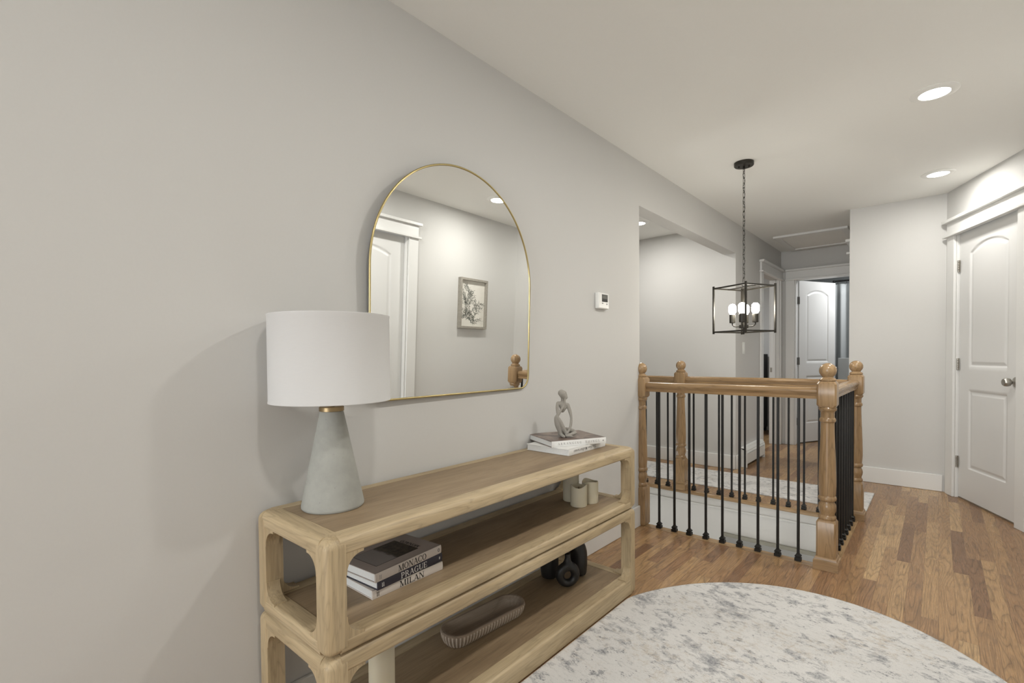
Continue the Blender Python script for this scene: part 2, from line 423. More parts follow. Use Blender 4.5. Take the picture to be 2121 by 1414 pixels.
# stairwell sides (floor structure below the boards)
bm = bm_new()
box(bm, 0.2, 1.9, 3.985, 4.05, -0.285, F0); box(bm, -2.6, 0.2, 3.985, 4.05, -2.66, F0)
struct('wall_stairwell_far', bm, M['wall'], smooth=0)
bm = bx(0.195, 1.03, 3.972, 3.985, -0.285-0.028, -0.285+0.0)
struct('trim_1', bm, M['taupe'], smooth=0)  # taupe band, darker than the wall, along its lower edge
bm = bx(-2.6, 1.03, 3.976, 3.985, -0.105, -0.090)
struct('trim_2', bm, M['wall'], bevel=0.003)
bm = bx(1.035, 1.15, 2.98, 4.0, -0.285, F0)
struct('wall_stairwell_right', bm, M['wall'], smooth=0)
bm = bx(-2.6, 1.035, 2.96, 3.0, -0.285, F0)
struct('wall_stairwell_near', bm, M['wall'], smooth=0)
# lower level seen through the stairwell
bm = bx(-2.6, 3.0, 2.0, 9.0, -2.72, -2.66); struct('floor_lower', bm, M['carpet'], smooth=0)
bm = bm_new(); box(bm, -2.6, 3.0, 8.9, 9.0, -2.66, -0.29); struct('wall_lower_far', bm, M['wall'], smooth=0)
bm = bx(3.0, 3.1, 2.0, 9.0, -2.66, -0.29); struct('wall_lower_right', bm, M['wall'], smooth=0)
bm = bx(-2.7, -2.6, 2.0, 9.0, -2.66, -0.29); struct('wall_lower_left', bm, M['wall'], smooth=0)
bm = bx(-2.6, 3.0, 1.9, 2.0, -2.66, -0.29); struct('wall_lower_near', bm, M['wall'], smooth=0)
bm = bm_new(); box(bm, -2.6, 3.0, 4.05, 9.0, -0.32, -0.285); box(bm, -2.6, 3.0, 1.9, 2.96, -0.32, -0.285); box(bm, 1.15, 3.0, 2.96, 4.05, -0.32, -0.285)
struct('ceiling_lower', bm, M['ceiling'], smooth=0)
# nosings (wood border of the opening)
def nosing(name, a0, a1, axis, edge, inward, wd=0.085):
    # profile: flat strip on floor level with a half round edge overhanging the opening
    prof = [(-wd, -0.018), (-wd, 0.0015), (0.012, 0.0015)]
    for k in range(7):
        t = pi/2 - pi*k/6
        prof.append((0.012+0.0155*cos(t), -0.014+0.0155*sin(t)))
    prof += [(0.0, -0.0295), (0.0, -0.018)]
    bm = bm_new()
    if axis == 0: prism(bm, [(edge+inward*p, q) for p, q in prof], 0, a0, a1)
    else: prism(bm, [(edge+inward*p, q) for p, q in prof], 1, a0, a1)
    return struct(name, bm, M['rail_x'] if axis == 0 else M['rail_y'])
nosing('trim_3', 0.0, 1.035, 0, 3.0, 1, 0.05)
nosing('trim_4', -2.4, 1.035, 0, 3.985, -1, 0.0)
nosing('trim_5', 3.0, 3.985, 1, 1.035, -1, 0.05)

# ceiling
bm = bm_new(); box(bm, -2.6, RX+0.3, -4.5, 8.9, CZ, CZ+0.08); struct('ceiling', bm, M['ceiling'], smooth=0)
# left wall with wide opening and far doorway
DZ = 2.035
bm = bm_new()
box(bm, -T, 0, -4.3, 2.966, 0, CZ)
box(bm, -T, 0, 2.966, YE, 2.095, CZ)
box(bm, -T, 0, YE, 5.93, 0, CZ)
box(bm, -T, 0, 5.93, 6.72, DZ, CZ)
box(bm, -T, 0, 6.72, 6.91, 0, CZ)
struct('wall_left', bm, M['wall'], smooth=0)
bm = bx(-2.4, -T, YE, YE+0.11, 0, CZ); struct('wall_alcove_back', bm, M['wall'], smooth=0)
bm = bx(-2.5, -2.4, 2.856, YE+0.11, -0.285, CZ); struct('wall_alcove_side', bm, M['wall'], smooth=0)
bm = bx(-2.4, -T, 2.856, 2.966, F0, CZ); struct('wall_alcove_front', bm, M['wall'], smooth=0)
# far end wall of hallway with doorway to bathroom
bm = bm_new()
box(bm, 0, 0.150, 6.80, 6.91, 0, CZ); box(bm, 0.150, 0.84, 6.80, 6.91, DZ, CZ); box(bm, 0.84, 0.995, 6.80, 6.91, 0, CZ)
struct('wall_hall_end', bm, M['wall'], smooth=0)
# hallway right wall + face towards us
bm = bm_new()
box(bm, 0.885, 0.995, 5.225, 5.46, 0, CZ); box(bm, 0.885, 0.995, 5.46, 6.22, DZ, CZ); box(bm, 0.885, 0.995, 6.22, 6.80, 0, CZ)
box(bm, 0.995, 1.60, 5.225, 5.335, 0, CZ)
struct('wall_hall_right', bm, M['wall'], smooth=0)
# angled wall with the door (local frame: s along wall, n out of the wall)
AO = Vector((1.524, 5.225, 0)); AD = Vector((0.3968, -0.9179, 0))
ang = atan2(AD.y, AD.x)
A_RZ = ang           # local +X = along wall, local +Y = towards the outside (x+), room side is local -Y
DS0, DS1 = 0.150, 0.852
def mat_rz(o, loc, rz): o.location = loc; o.rotation_euler = (0, 0, rz)
bm = bm_new()
box(bm, 0.0, DS0, 0, T, 0, CZ); box(bm, DS0, DS1, 0, T, DZ+0.005, CZ); box(bm, DS1, 1.205, 0, T, 0, CZ)
o = struct('wall_angled', bm, M['wall'], smooth=0); mat_rz(o, AO, A_RZ)
# right wall with door (door y 1.86-2.63)
RD0, RD1 = 1.86, 2.635
bm = bm_new()
box(bm, RX, RX+T, -4.3, RD0, 0, CZ); box(bm, RX, RX+T, RD0, RD1, DZ, CZ); box(bm, RX, RX+T, RD1, 4.13, 0, CZ)
struct('wall_right', bm, M['wall'], smooth=0)
# back wall, with an unseen window added to go with the fill light
bm = bm_new()
box(bm, -T, 0.05, -4.41, -4.3, 0, CZ); box(bm, 1.95, RX+T, -4.41, -4.3, 0, CZ); box(bm, 0.05, 1.95, -4.41, -4.3, 0, 0.6); box(bm, 0.05, 1.95, -4.41, -4.3, 2.2, CZ)
struct('wall_back', bm, M['wall'], smooth=0)
bm = bm_new()
for a in ((0.05, 1.95, 0.6, 0.65), (0.05, 1.95, 2.15, 2.2), (0.05, 0.10, 0.6, 2.2), (1.90, 1.95, 0.6, 2.2), (0.98, 1.02, 0.6, 2.2), (0.05, 1.95, 1.38, 1.42)):
    box(bm, a[0], a[1], -4.38, -4.33, a[2], a[3])
struct('added_window', bm, M['trim'])
# rooms beyond: bathroom and left bedroom
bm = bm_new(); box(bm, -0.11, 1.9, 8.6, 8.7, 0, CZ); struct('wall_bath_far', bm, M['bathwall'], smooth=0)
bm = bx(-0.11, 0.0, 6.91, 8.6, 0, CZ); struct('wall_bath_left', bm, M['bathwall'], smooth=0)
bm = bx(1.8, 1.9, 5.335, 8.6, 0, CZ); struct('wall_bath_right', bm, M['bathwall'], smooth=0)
bm = bx(-2.5, -2.4, YE+0.11, 8.6, 0, CZ); struct('wall_bedroom_side', bm, M['wall'], smooth=0)
bm = bx(-2.4, -T, 7.9, 8.0, 0, CZ); struct('wall_bedroom_far', bm, M['wall'], smooth=0)

# baseboards
BH = 0.135
def basebd(name, bm): return struct(name, bm, M['trim'], bevel=0.004)
basebd('baseboard_left', bx(0.0005, 0.0145, -4.25, 2.955, 0.0005, BH))
basebd('baseboard_alcove', bx(-2.39, -0.0005, YE-0.0145, YE-0.0005, 0.0005, BH))
basebd('baseboard_hall', bx(0.0005, 0.0145, YE+0.002, 5.11, 0.0005, BH))
basebd('baseboard_facing', bx(0.89, 1.512, 5.2105, 5.2245, 0.0005, BH))
basebd('baseboard_right', bx(RX-0.0145, RX-0.0005, 2.75, 4.10, 0.0005, BH))
basebd('baseboard_right_near', bx(RX-0.0145, RX-0.0005, -4.25, 1.75, 0.0005, BH))

# ================================================================== DOORS
def casing_local(w0, w1, h, cw=0.095, cwr=None, th=0.018, left=True, right=True, lo=0.02, ro=0.02, bead=True):
    """casing with a flat head board, bead and cap. local x along wall, local -y into the room"""
    cwr = cwr or cw
    bm = bm_new()
    if left: box(bm, w0-cw, w0, -th, -0.0005, 0.0005, h+0.005)
    if right: box(bm, w1, w1+cwr, -th, -0.0005, 0.0005, h+0.005)
    x0 = w0-cw; x1 = w1+cwr
    box(bm, x0, x1, -th-0.002, -0.0005, h+0.022, h+0.115)
    if bead: box(bm, x0-lo, x1+ro, -th-0.022, -0.0005, h+0.005, h+0.022)
    box(bm, x0-lo, x1+ro, -th-0.030, -0.0005, h+0.115, h+0.138)
    return bm
def door_leaf_bm(Wd, Hd, th=0.035, mirror=False):
    """moulded two panel arch top leaf; local x 0..W, front at y=0 facing -y, back at y=th"""
    nx, nz = 96, 210
    def sd(x, z, x0, x1, z0, z1, rise):
        d = max(x0-x, x-x1, z0-z)
        if rise:
            cx_ = (x0+x1)/2; hw = (x1-x0)/2
            R_ = (hw*hw+rise*rise)/(2*rise); cz_ = z1+rise-R_
            dt = sqrt((x-cx_)**2+(z-cz_)**2)-R_
            return max(d, dt if z > cz_ else -1)
        return max(d, z-z1)
    def prof(d):
        t = -d
        if t <= 0: return 0.0
        if t < 0.010: return 0.008*(t/0.010)
        if t < 0.018: return 0.008
        if t < 0.036: return 0.008-0.006*((t-0.018)/0.018)
        return 0.002
    st = 0.130
    pans = [(st, Wd-st, 1.00, 1.845, 0.06), (st, Wd-st, 0.235, 0.825, 0)]
    def xs(n, L, keys):
        base = [L*i/n for i in range(n+1)]
        return base
    bm = bm_new(); g = []
    # dense lines near panel edges
    X = sorted(set([0, Wd] + [round(Wd*i/30, 4) for i in range(31)] + [round(e+s*k*0.004, 4) for e, s in ((st, 1), (Wd-st, -1)) for k in range(11)]))
    Z = sorted(set([0, Hd] + [round(Hd*i/60, 4) for i in range(61)] + [round(e+k*0.004, 4) for e in (1.00, 0.235) for k in range(11)] + [round(0.825-k*0.004, 4) for k in range(11)] + [round(1.80+k*0.0045, 4) for k in range(26)]))
    for z in Z:
        row = []
        for x in X:
            dep = 0
            for p in pans:
                dd = sd(x, z, *p)
                if dd < 0: dep = prof(dd)
            row.append(bm.verts.new((x, dep, z)))
        g.append(row)
    for i in range(len(Z)-1):
        for j in range(len(X)-1):
            bm.faces.new((g[i][j], g[i][j+1], g[i+1][j+1], g[i+1][j]))
    # rim and back
    b0 = [bm.verts.new((x, th, 0)) for x in X]; b1 = [bm.verts.new((x, th, Hd)) for x in X]
    s0 = [bm.verts.new((0, th, z)) for z in Z[1:-1]]; s1 = [bm.verts.new((Wd, th, z)) for z in Z[1:-1]]
    s0 = [b0[0]]+s0+[b1[0]]; s1 = [b0[-1]]+s1+[b1[-1]]
    for j in range(len(X)-1):
        bm.faces.new((g[0][j+1], g[0][j], b0[j], b0[j+1])); bm.faces.new((g[-1][j], g[-1][j+1], b1[j+1], b1[j]))
    for i in range(len(Z)-1):
        bm.faces.new((g[i][0], g[i+1][0], s0[i+1], s0[i])); bm.faces.new((g[i+1][-1], g[i][-1], s1[i], s1[i+1]))
    bm.faces.new(b0 + s1[1:-1] + list(reversed(b1)) + list(reversed(s0[1:-1])))
    return bm
def hinge_bm():
    bm = bm_new()
    box(bm, -0.016, 0.016, -0.003, 0.0, -0.045, 0.045)
    for k in range(5):
        z = -0.045+0.018*k
        lathe(bm, [(0.0055, z+0.0006), (0.0065, z+0.0015), (0.0065, z+0.0165), (0.0055, z+0.0174)], 14, (0, -0.006, 0))
    return bm
def knob(parent, loc, flip=1):
    """round door knob, axis along local -y"""
    bm = bm_new()
    prof = [(0.034, 0.0), (0.034, 0.006), (0.028, 0.011), (0.014, 0.014), (0.012, 0.026), (0.016, 0.032), (0.025, 0.038), (0.0275, 0.048), (0.0265, 0.062), (0.021, 0.070), (0.006, 0.071)]
    lathe(bm, prof, 32)
    rot = Matrix.Rotation(radians(90)*flip, 4, 'X')
    bmesh.ops.transform(bm, matrix=Matrix.Translation(loc) @ rot, verts=bm.verts[:])
    return obj('door_knob', bm, M['nickel'], parent, label='satin nickel door knob')
LEAF = {}
def door(name, loc, rz, Wd, hinge_x, knob_x, hinges=True, gap_front=0.012, Hd=2.012, kz=0.925):
    """leaf at x 0..Wd, sits inside the wall opening"""
    e = empty(name, loc, rz); e['kind'] = 'structure'
    lf = obj('door_leaf', door_leaf_bm(Wd, Hd), M['door'], e, smooth=50); lf.location = (0, gap_front, 0.014)
    if hinges:
        for i, z in enumerate((1.78, 1.03, 0.28)):
            h = obj('hinge', hinge_bm(), M['nickel'], e, label='satin nickel hinge'); h.location = (hinge_x, gap_front-0.004, z)
    if knob_x is not None: knob(e, (knob_x, gap_front-0.0005, kz))
    return e
# angled door
d1 = door('door_1', AO+AD*(DS0+0.006), A_RZ, DS1-DS0-0.012, -0.001, 0.655, gap_front=0.016)
sw = bx(DS0-0.005, DS1+0.005, 0.02, 0.10, 0.0005, 0.010); o = struct('trim_6', sw, M['nickel']); mat_rz(o, AO, A_RZ)
bm = casing_local(DS0-0.008, DS1+0.008, DZ-0.02, cw=0.098)
box(bm, DS0-0.008, DS0+0.002, -0.0005, T, 0.0005, DZ-0.002); box(bm, DS1-0.002, DS1+0.008, -0.0005, T, 0.0005, DZ-0.002)
o = struct('trim_7', bm, M['trim'], bevel=0.002); mat_rz(o, AO, A_RZ)
# right wall door (room side is -x): local x along -Y ... use rz=-90deg: local x -> -Y, local -y -> -X
d2 = door('door_2', (RX, RD1-0.006, 0), radians(-90), RD1-RD0-0.012, 0, 0.70, hinges=False, gap_front=0.035)
bm = casing_local(0.0-0.008+0.0, RD1-RD0+0.008, DZ-0.02, cw=0.098)
box(bm, -0.008, 0.003, -0.0005, T, 0.0005, DZ-0.002); box(bm, RD1-RD0-0.003, RD1-RD0+0.008, -0.0005, T, 0.0005, DZ-0.002)
o = struct('trim_8', bm, M['trim'], bevel=0.002); mat_rz(o, (RX, RD1, 0), radians(-90))
# left hallway doorway (x=0 wall; room side +x): local x -> +Y, local -y -> +x : rz=+90 gives x->+Y, y->-x OK
bm = casing_local(-0.0, 0.79, DZ-0.02, cw=0.092, cwr=0.076, ro=0.0)
box(bm, -0.008+0.008, 0.012, -0.0005, T+0.0, 0.0005, DZ-0.002); box(bm, 0.778, 0.79, -0.0005, T, 0.0005, DZ-0.002)
box(bm, 0.764, 0.778, 0.04, 0.075, 0.0005, DZ-0.002)
o = struct('trim_9', bm, M['trim'], bevel=0.002); mat_rz(o, (0, 5.93, 0), radians(90))
# strike plate on the far jamb
bm = bx(-0.100, -0.040, 6.7025, 6.7075, 0.895, 0.952); o = struct('trim_10', bm, M['nickel'], bevel=0.002)
bm = bx(-0.075, -0.063, 6.7005, 6.7024, 0.910, 0.940); struct('trim_11', bm, M['dark'])
# end wall doorway casing (faces -y): local = world axes
bm = casing_local(0.150, 0.84, DZ-0.02, cw=0.095, cwr=0.044, lo=0.0, ro=0.0)
box(bm, 0.150, 0.164, -0.0005, T, 0.0005, DZ-0.002); box(bm, 0.826, 0.84, -0.0005, T, 0.0005, DZ-0.002); box(bm, 0.164, 0.826, 0.0, T, DZ-0.016, DZ-0.001)
o = struct('trim_12', bm, M['trim'], bevel=0.002); mat_rz(o, (0.0, 6.80, 0), 0)
# open bathroom door leaf, hinged on the left jamb
hd = Vector((0.28, 0.55, 0)).normalized(); rz3 = atan2(hd.y, hd.x)
d3 = door('door_3', (0.178, 6.920, 0), rz3, 0.655, None, 0.59, hinges=False, gap_front=0.0)
for z in (1.78, 1.03, 0.28):
    bm = bx(0.1645, 0.167, 6.868, 6.908, z-0.045, z+0.045); box(bm, 0.1645, 0.186, 6.903, 6.911, z-0.045, z+0.045)
    bmesh.ops.translate(bm, vec=(0, 0, 0), verts=bm.verts[:])
    h = obj('hinge', bm, M['darknickel'], None, bevel=0.002)
    h.parent = d3; h.matrix_parent_inverse = (Matrix.Translation((0.178, 6.920, 0)) @ Matrix.Rotation(rz3, 4, 'Z')).inverted()
# doorway casing on the right side of the hallway, only its profile peeks out past the corner
bm = casing_local(0, 0.76, DZ-0.02, cw=0.095)
o = struct('trim_13', bm, M['trim'], bevel=0.002); mat_rz(o, (0.885, 6.22, 0), radians(-90))
d4 = door('door_4', (0.885, 6.214, 0), radians(-90), 0.748, 0, None, hinges=False, gap_front=0.03)

# ================================================================== attic hatch
e = empty('attic_hatch', (0.46, 6.28, CZ)); tag(e, 'white-framed attic hatch panel in the hallway ceiling', 'attic hatch')
bm = bm_new()
x0, x1, y0, y1 = -0.335, 0.335, -0.43, 0.43
for a in ((x0, x1, y0, y0+0.06), (x0, x1, y1-0.06, y1), (x0, x0+0.06, y0+0.06, y1-0.06), (x1-0.06, x1, y0+0.06, y1-0.06)):
    box(bm, *a, -0.022, -0.0005)
obj('frame', bm, M['trim'], e, bevel=0.002)
obj('panel', bx(x0+0.06, x1-0.06, y0+0.06, y1-0.06, -0.010, -0.0005), M['ceiling'], e)

# ================================================================== recessed lights
def downlight(x, y, label, k=1.0):
    e = empty('recessed_light', (x, y, CZ)); tag(e, label, 'ceiling light', 'recessed ceiling lights')
    bm = bm_new()
    lathe(bm, [(0.094*k, -0.0005), (0.095*k, -0.003), (0.086*k, -0.007), (0.068*k, -0.0095), (0.062*k, -0.009), (0.060*k, -0.006)], 64, cap=False)
    obj('trim_ring', bm, M['plastic'], e)
    bm = bm_new(); lathe(bm, [(0.062*k, -0.0075), (0.001, -0.0075)], 48, cap=False)
    obj('lens', bm, M['diffuser'], e, label='glowing white lens')
    return e
downlight(1.455, 3.165, 'large lit recessed ceiling light at upper right, nearest the viewer')
downlight(1.47, 4.60, 'lit recessed ceiling light above the angled white door')
downlight(-0.690, 4.345, 'lit recessed ceiling light seen through the opening in the left wall')
for x, y, p in HALL_SPOTS[2:]:
    downlight(x, y, 'lit recessed ceiling light above or behind the viewer, outside the picture')
for (x, y, z, lb) in ((1.0, 7.45, CZ, 'round ceiling light in the bathroom'), (-1.6, 6.3, CZ, 'added round ceiling light in the left bedroom, out of view'), (0.3, 4.6, -0.32, 'round ceiling light on the lower level'), (0.3, 2.45, -0.32, 'added round ceiling light on the lower level, out of view, brightening the stairwell')):
    bm = bm_new(); lathe(bm, [(0.14, -0.0005), (0.15, -0.02), (0.13, -0.055), (0.05, -0.062), (0.01, -0.0625)], 40)
    o = obj('flush_ceiling_light', bm, M['plastic']); o.location = (x, y, z); tag(o, lb, 'ceiling light')

# ================================================================== thermostat, switch, heater
e = empty('thermostat', (0, 2.470, 1.434)); tag(e, 'white square wall thermostat with small dark display', 'thermostat')
obj('body', bx(0.0005, 0.027, -0.058, 0.058, -0.046, 0.046), M['plastic'], e, bevel=0.006)
sc = obj('display', bx(0.026, 0.0278, -0.022, 0.042, -0.006, 0.036), M['dark'], e, bevel=0.001, label='dark rectangular display')
obj('readout', bx(0.0278, 0.0282, -0.017, 0.037, 0.012, 0.031), M['screen'], sc)
obj('button', bx(0.027, 0.0285, -0.020, -0.010, -0.018, -0.012), M['inkgrey'], e); obj('button', bx(0.027, 0.0285, 0.028, 0.038, -0.020, -0.014), M['inkgrey'], e)
e = empty('light_switch', (0, 5.238, 1.182)); tag(e, 'narrow white light switch plate on the hallway wall beside the door casing', 'light switch')
obj('plate', bx(0.0005, 0.006, -0.036, 0.036, -0.060, 0.060), M['plastic'], e, bevel=0.002)
obj('rocker', bx(0.006, 0.010, -0.016, 0.016, -0.033, 0.033), M['plastic'], e, bevel=0.002)
e = empty('baseboard_heater', (0, 5.125, 0)); tag(e, 'white metal baseboard heater along the hallway wall under the light switch', 'heater')
bm = bm_new(); HL = 0.66
prism(bm, [(0.0005, 0.022), (0.006, 0.022), (0.006, 0.185), (0.045, 0.185), (0.062, 0.165), (0.060, 0.160), (0.043, 0.178), (0.0005, 0.192)], 1, 0.0, HL)
obj('back_panel', bm, M['heater'], e)
bm = bm_new(); prism(bm, [(0.060, 0.035), (0.066, 0.035), (0.066, 0.132), (0.060, 0.138)], 1, 0.012, HL-0.012); obj('front_panel', bm, M['heater'], e, bevel=0.001)
obj('fins', bx(0.010, 0.055, 0.02, HL-0.02, 0.04, 0.13), M['dark'], e, label='dark fins inside the slot')
for y in (0.0, HL-0.012):
    bm = bm_new(); prism(bm, [(0.0005, 0.0005), (0.068, 0.0005), (0.068, 0.150), (0.050, 0.190), (0.0005, 0.195)], 1, y, y+0.014); obj('end_cap', bm, M['heater'], e, bevel=0.002)
obj('damper', (lambda b: (prism(b, [(0.066, 0.140), (0.070, 0.142), (0.050, 0.176), (0.046, 0.174)], 1, 0.015, HL-0.015), b)[1])(bm_new()), M['heater'], e)

# ================================================================== STAIR RAILING
RZT = 0.943
rail = empty('stair_railing', (0, 0, 0)); tag(rail, 'honey oak stair railing with ball-topped newel posts and thin black iron balusters', 'railing')
def chamf_block(bm, h, z0, z1, ch=0.008, tp=True):
    """square block with chamfered ends"""
    prof = [(h-ch if True else h, z0), (h, z0+ch*1.6), (h, z1-ch*1.6), (h-ch, z1)]
    rings = []
    for r, z in prof:
        c = 0.18*r
        pts = [(-r+c, -r), (r-c, -r), (r, -r+c), (r, r-c), (r-c, r), (-r+c, r), (-r, r-c), (-r, -r+c)]
        rings.append([bm.verts.new((x, y, z)) for x, y in pts])
    for a, b_ in zip(rings, rings[1:]):
        for i in range(8):
            j = (i+1) % 8; bm.faces.new((a[i], a[j], b_[j], b_[i]))
    bm.faces.new(list(reversed(rings[0]))); bm.faces.new(rings[-1])
def newel(name, x, y, half=False, base=True, matkey='rail_z', label=None):
    bm = bm_new()
    chamf_block(bm, 0.044, 0.0005, 0.258)
    prof = [(0.030, 0.250), (0.039, 0.258), (0.041, 0.266), (0.039, 0.275), (0.034, 0.281), (0.034, 0.290), (0.039, 0.305), (0.041, 0.322), (0.038, 0.338), (0.033, 0.347), (0.033, 0.354), (0.039, 0.358), (0.042, 0.367), (0.040, 0.376), (0.036, 0.381),
            (0.0375, 0.395), (0.0395, 0.43), (0.0395, 0.47), (0.038, 0.53), (0.0355, 0.60), (0.033, 0.66), (0.031, 0.72), (0.0305, 0.762), (0.036, 0.768), (0.037, 0.776), (0.035, 0.784), (0.031, 0.789), (0.031, 0.812), (0.034, 0.822), (0.040, 0.828), (0.041, 0.836), (0.036, 0.845)]
    lathe(bm, prof, 40)
    chamf_block(bm, 0.044, 0.842, 0.976)
    if half: bmesh.ops.bisect_plane(bm, geom=bm.verts[:]+bm.edges[:]+bm.faces[:], plane_co=(0.001, 0, 0), plane_no=(-1, 0, 0), clear_outer=True)
    p = obj(name, bm, M[matkey], rail, label=label); p.location = (x, y, 0)
    bm = bm_new()
    pr = [(0.030, 0.974), (0.037, 0.978), (0.038, 0.985), (0.034, 0.991), (0.027, 0.995), (0.025, 0.999)]
    R_ = 0.0395
    for k in range(1, 18):
        t = -pi/2 + 0.72 + (pi-0.72)*k/17
        pr.append((max(R_*cos(t), 0.0005), 1.0315+R_*sin(t)))
    lathe(bm, pr, 40)
    if half: bmesh.ops.bisect_plane(bm, geom=bm.verts[:]+bm.edges[:]+bm.faces[:], plane_co=(0.001, 0, 0), plane_no=(-1, 0, 0), clear_outer=True)
    obj('ball_finial', bm, M[matkey], p)
    if base:
        bm = bm_new()
        rings = []
        for r, z in ((0.0555, 0.0005), (0.0555, 0.046), (0.053, 0.050), (0.050, 0.052), (0.048, 0.062), (0.0445, 0.066)):
            rings.append([bm.verts.new((sx*r, sy*r, z)) for sx, sy in ((-1, -1), (1, -1), (1, 1), (-1, 1))])
        for a, b_ in zip(rings, rings[1:]):
            for i in range(4):
                j = (i+1) % 4; bm.faces.new((a[i], a[j], b_[j], b_[i]))
        bm.faces.new(list(reversed(rings[0]))); bm.faces.new(rings[-1])
        obj('base_moulding', bm, M['rail_x'], p, smooth=20)
    return p
YN, YF, XR = 2.985, 4.005, 1.050
newel('newel_post', XR-0.003, YN)
newel('newel_post', XR+0.012, YF)
newel('newel_post', -0.139, 3.975+0.02)
newel('newel_post', 0.0, YN, half=True, base=False, label='half newel post fixed against the end of the wall')
def handrail(axis, a0, a1, c, zt=RZT):
    hw = 0.030
    pr = [(-0.020, -0.060), (-0.022, -0.050), (-0.018, -0.046), (-0.021, -0.038), (-0.029, -0.028), (-0.030, -0.016), (-0.026, -0.006), (-0.015, -0.0015), (0.0, 0.0)]
    pr = pr + [(-a, b) for a, b in reversed(pr[:-1])]
    bm = bm_new(); prism(bm, [(c+p, zt+q) for p, q in pr], axis, a0, a1)
    return obj('handrail', bm, M['rail_x' if axis == 0 else 'rail_y'], rail, smooth=50)
handrail(0, 0.040, XR-0.046, YN+0.004)
handrail(1, YN+0.042, YF-0.042, XR+0.004)
handrail(0, -0.095, XR-0.03, YF, RZT-0.001)
handrail(0, -2.39, -0.184, YF, RZT-0.001)
def baluster_parts():
    bm = bm_new(); box(bm, -0.0064, 0.0064, -0.0064, 0.0064, 0.004, 0.884)
    b_ = obj('baluster', bm, M['black'], rail, bevel=0.0015, bseg=2)
    bm = bm_new(); rings = []
    for r, z in ((0.0155, 0.002), (0.0155, 0.017), (0.0115, 0.020), (0.0115, 0.0225), (0.0145, 0.025), (0.0145, 0.030), (0.008, 0.037), (0.008, 0.040)):
        rings.append([bm.verts.new((sx*r, sy*r, z)) for sx, sy in ((-1, -1), (1, -1), (1, 1), (-1, 1))])
    for a, c in zip(rings, rings[1:]):
        for i in range(4):
            j = (i+1) % 4; bm.faces.new((a[i], a[j], c[j], c[i]))
    bm.faces.new(list(reversed(rings[0]))); bm.faces.new(rings[-1])
    s = obj('shoe', bm, M['black'], b_, smooth=20)
    return b_, s
B0, S0 = baluster_parts()
spots = [(x, YN+0.004) for x in (0.124, 0.225, 0.320, 0.421, 0.518, 0.614, 0.713, 0.814, 0.914)]
spots += [(x, YF) for x in (-0.86, -0.76, -0.66, -0.56, -0.458, -0.356, -0.257, -0.036, 0.069, 0.166, 0.263, 0.360, 0.457, 0.558, 0.659, 0.758, 0.850, 0.950)]
spots += [(XR+0.004, 3.088+0.1045*k) for k in range(9)]
for i, (x, y) in enumerate(spots):
    if i == 0: b_ = B0
    else:
        b_ = B0.copy(); COL.objects.link(b_); b_.parent = rail
        s = S0.copy(); COL.objects.link(s); s.parent = b_
    b_.location = (x, y, 0)

# ================================================================== CONSOLE TABLE
CX0, CX1, CY0, CY1 = 0.012, 0.408, 0.560, 2.108
con = empty('console_table', ((CX0+CX1)/2, (CY0+CY1)/2, 0)); tag(con, 'long pale oak open-frame two-tier console table against the wall', 'console table')
cw_, cl_ = (CX1-CX0)/2, (CY1-CY0)/2     # half sizes
LG = 0.052
def fillet(bm, axis, corner, d1, d2, r, t0, t1):
    """concave bracket: polygon in the plane normal to axis; corner=(u,v), d1,d2 = directions (+-1), with a small step at both ends"""
    u, v = corner; st = 0.004
    o_ = 0.012
    poly = [(u-d1*o_, v-d2*o_), (u+d1*(r+0.004), v-d2*o_), (u+d1*(r+0.004), v+d2*st), (u+d1*r, v+d2*st)]
    for k in range(1, 10):
        t = pi/2*k/10
        poly.append((u+d1*(r-(r-st)*sin(t)), v+d2*(r-(r-st)*cos(t))))
    poly += [(u+d1*st, v+d2*r), (u+d1*st, v+d2*(r+0.004)), (u-d1*o_, v+d2*(r+0.004))]
    prism(bm, poly, axis, t0, t1)
def leg_mesh(sx, sy, z0, z1, tz, bz, name='leg'):
    """rounded post with brackets. sx,sy sign of corner; tz,bz heights where brackets start"""
    bm = bm_new()
    # post: cross-section rounded square, top and bottom outer edges rounded
    x0 = sx*cw_; y0 = sy*cl_
    n = 6; R_ = 0.020
    def ring(ins, z):
        pts = []
        xa, xb = (0+ins), LG
        ya, yb = (0+ins), LG
        R2 = R_
        for k in range(n+1):
            t = pi/2*k/n
            pts.append((xa+R2-R2*cos(t), ya+R2-R2*sin(t)))
        pts += [(xb-0.004, ya), (xb, ya+0.004), (xb, yb), (xa, yb)]
        return [bm.verts.new((x0-sx*p, y0-sy*q, z)) for p, q in pts]
    RR = 0.026; rings = []
    for k in range(7):
        t = pi/2*k/6; rings.append(ring(RR*(1-sin(t))*0.9, z0+RR*(1-cos(t))*0.8))
    for k in range(7):
        t = pi/2*(1-k/6); rings.append(ring(RR*(1-sin(t)), z1-RR*(1-cos(t))))
    for a, b_ in zip(rings, rings[1:]):
        for i in range(len(a)):
            j = (i+1) % len(a); bm.faces.new((a[i], a[j], b_[j], b_[i]))
    bm.faces.new(list(reversed(rings[0]))); bm.faces.new(rings[-1])
    r = 0.046
    # brackets along y (front/back frame)
    yc = y0-sy*LG; xa, xb = sorted((x0-sx*0.0034, x0-sx*0.040))
    fillet(bm, 0, (yc, tz), -sy, -1, r, xa, xb); fillet(bm, 0, (yc, bz), -sy, 1, r, xa, xb)
    xc = x0-sx*LG; ya, yb = sorted((y0-sy*0.0034, y0-sy*0.040))
    fillet(bm, 1, (xc, tz), -sx, -1, r, ya, yb); fillet(bm, 1, (xc, bz), -sx, 1, r, ya, yb)
    return obj(name, bm, M['oak_z'], con, smooth=40)
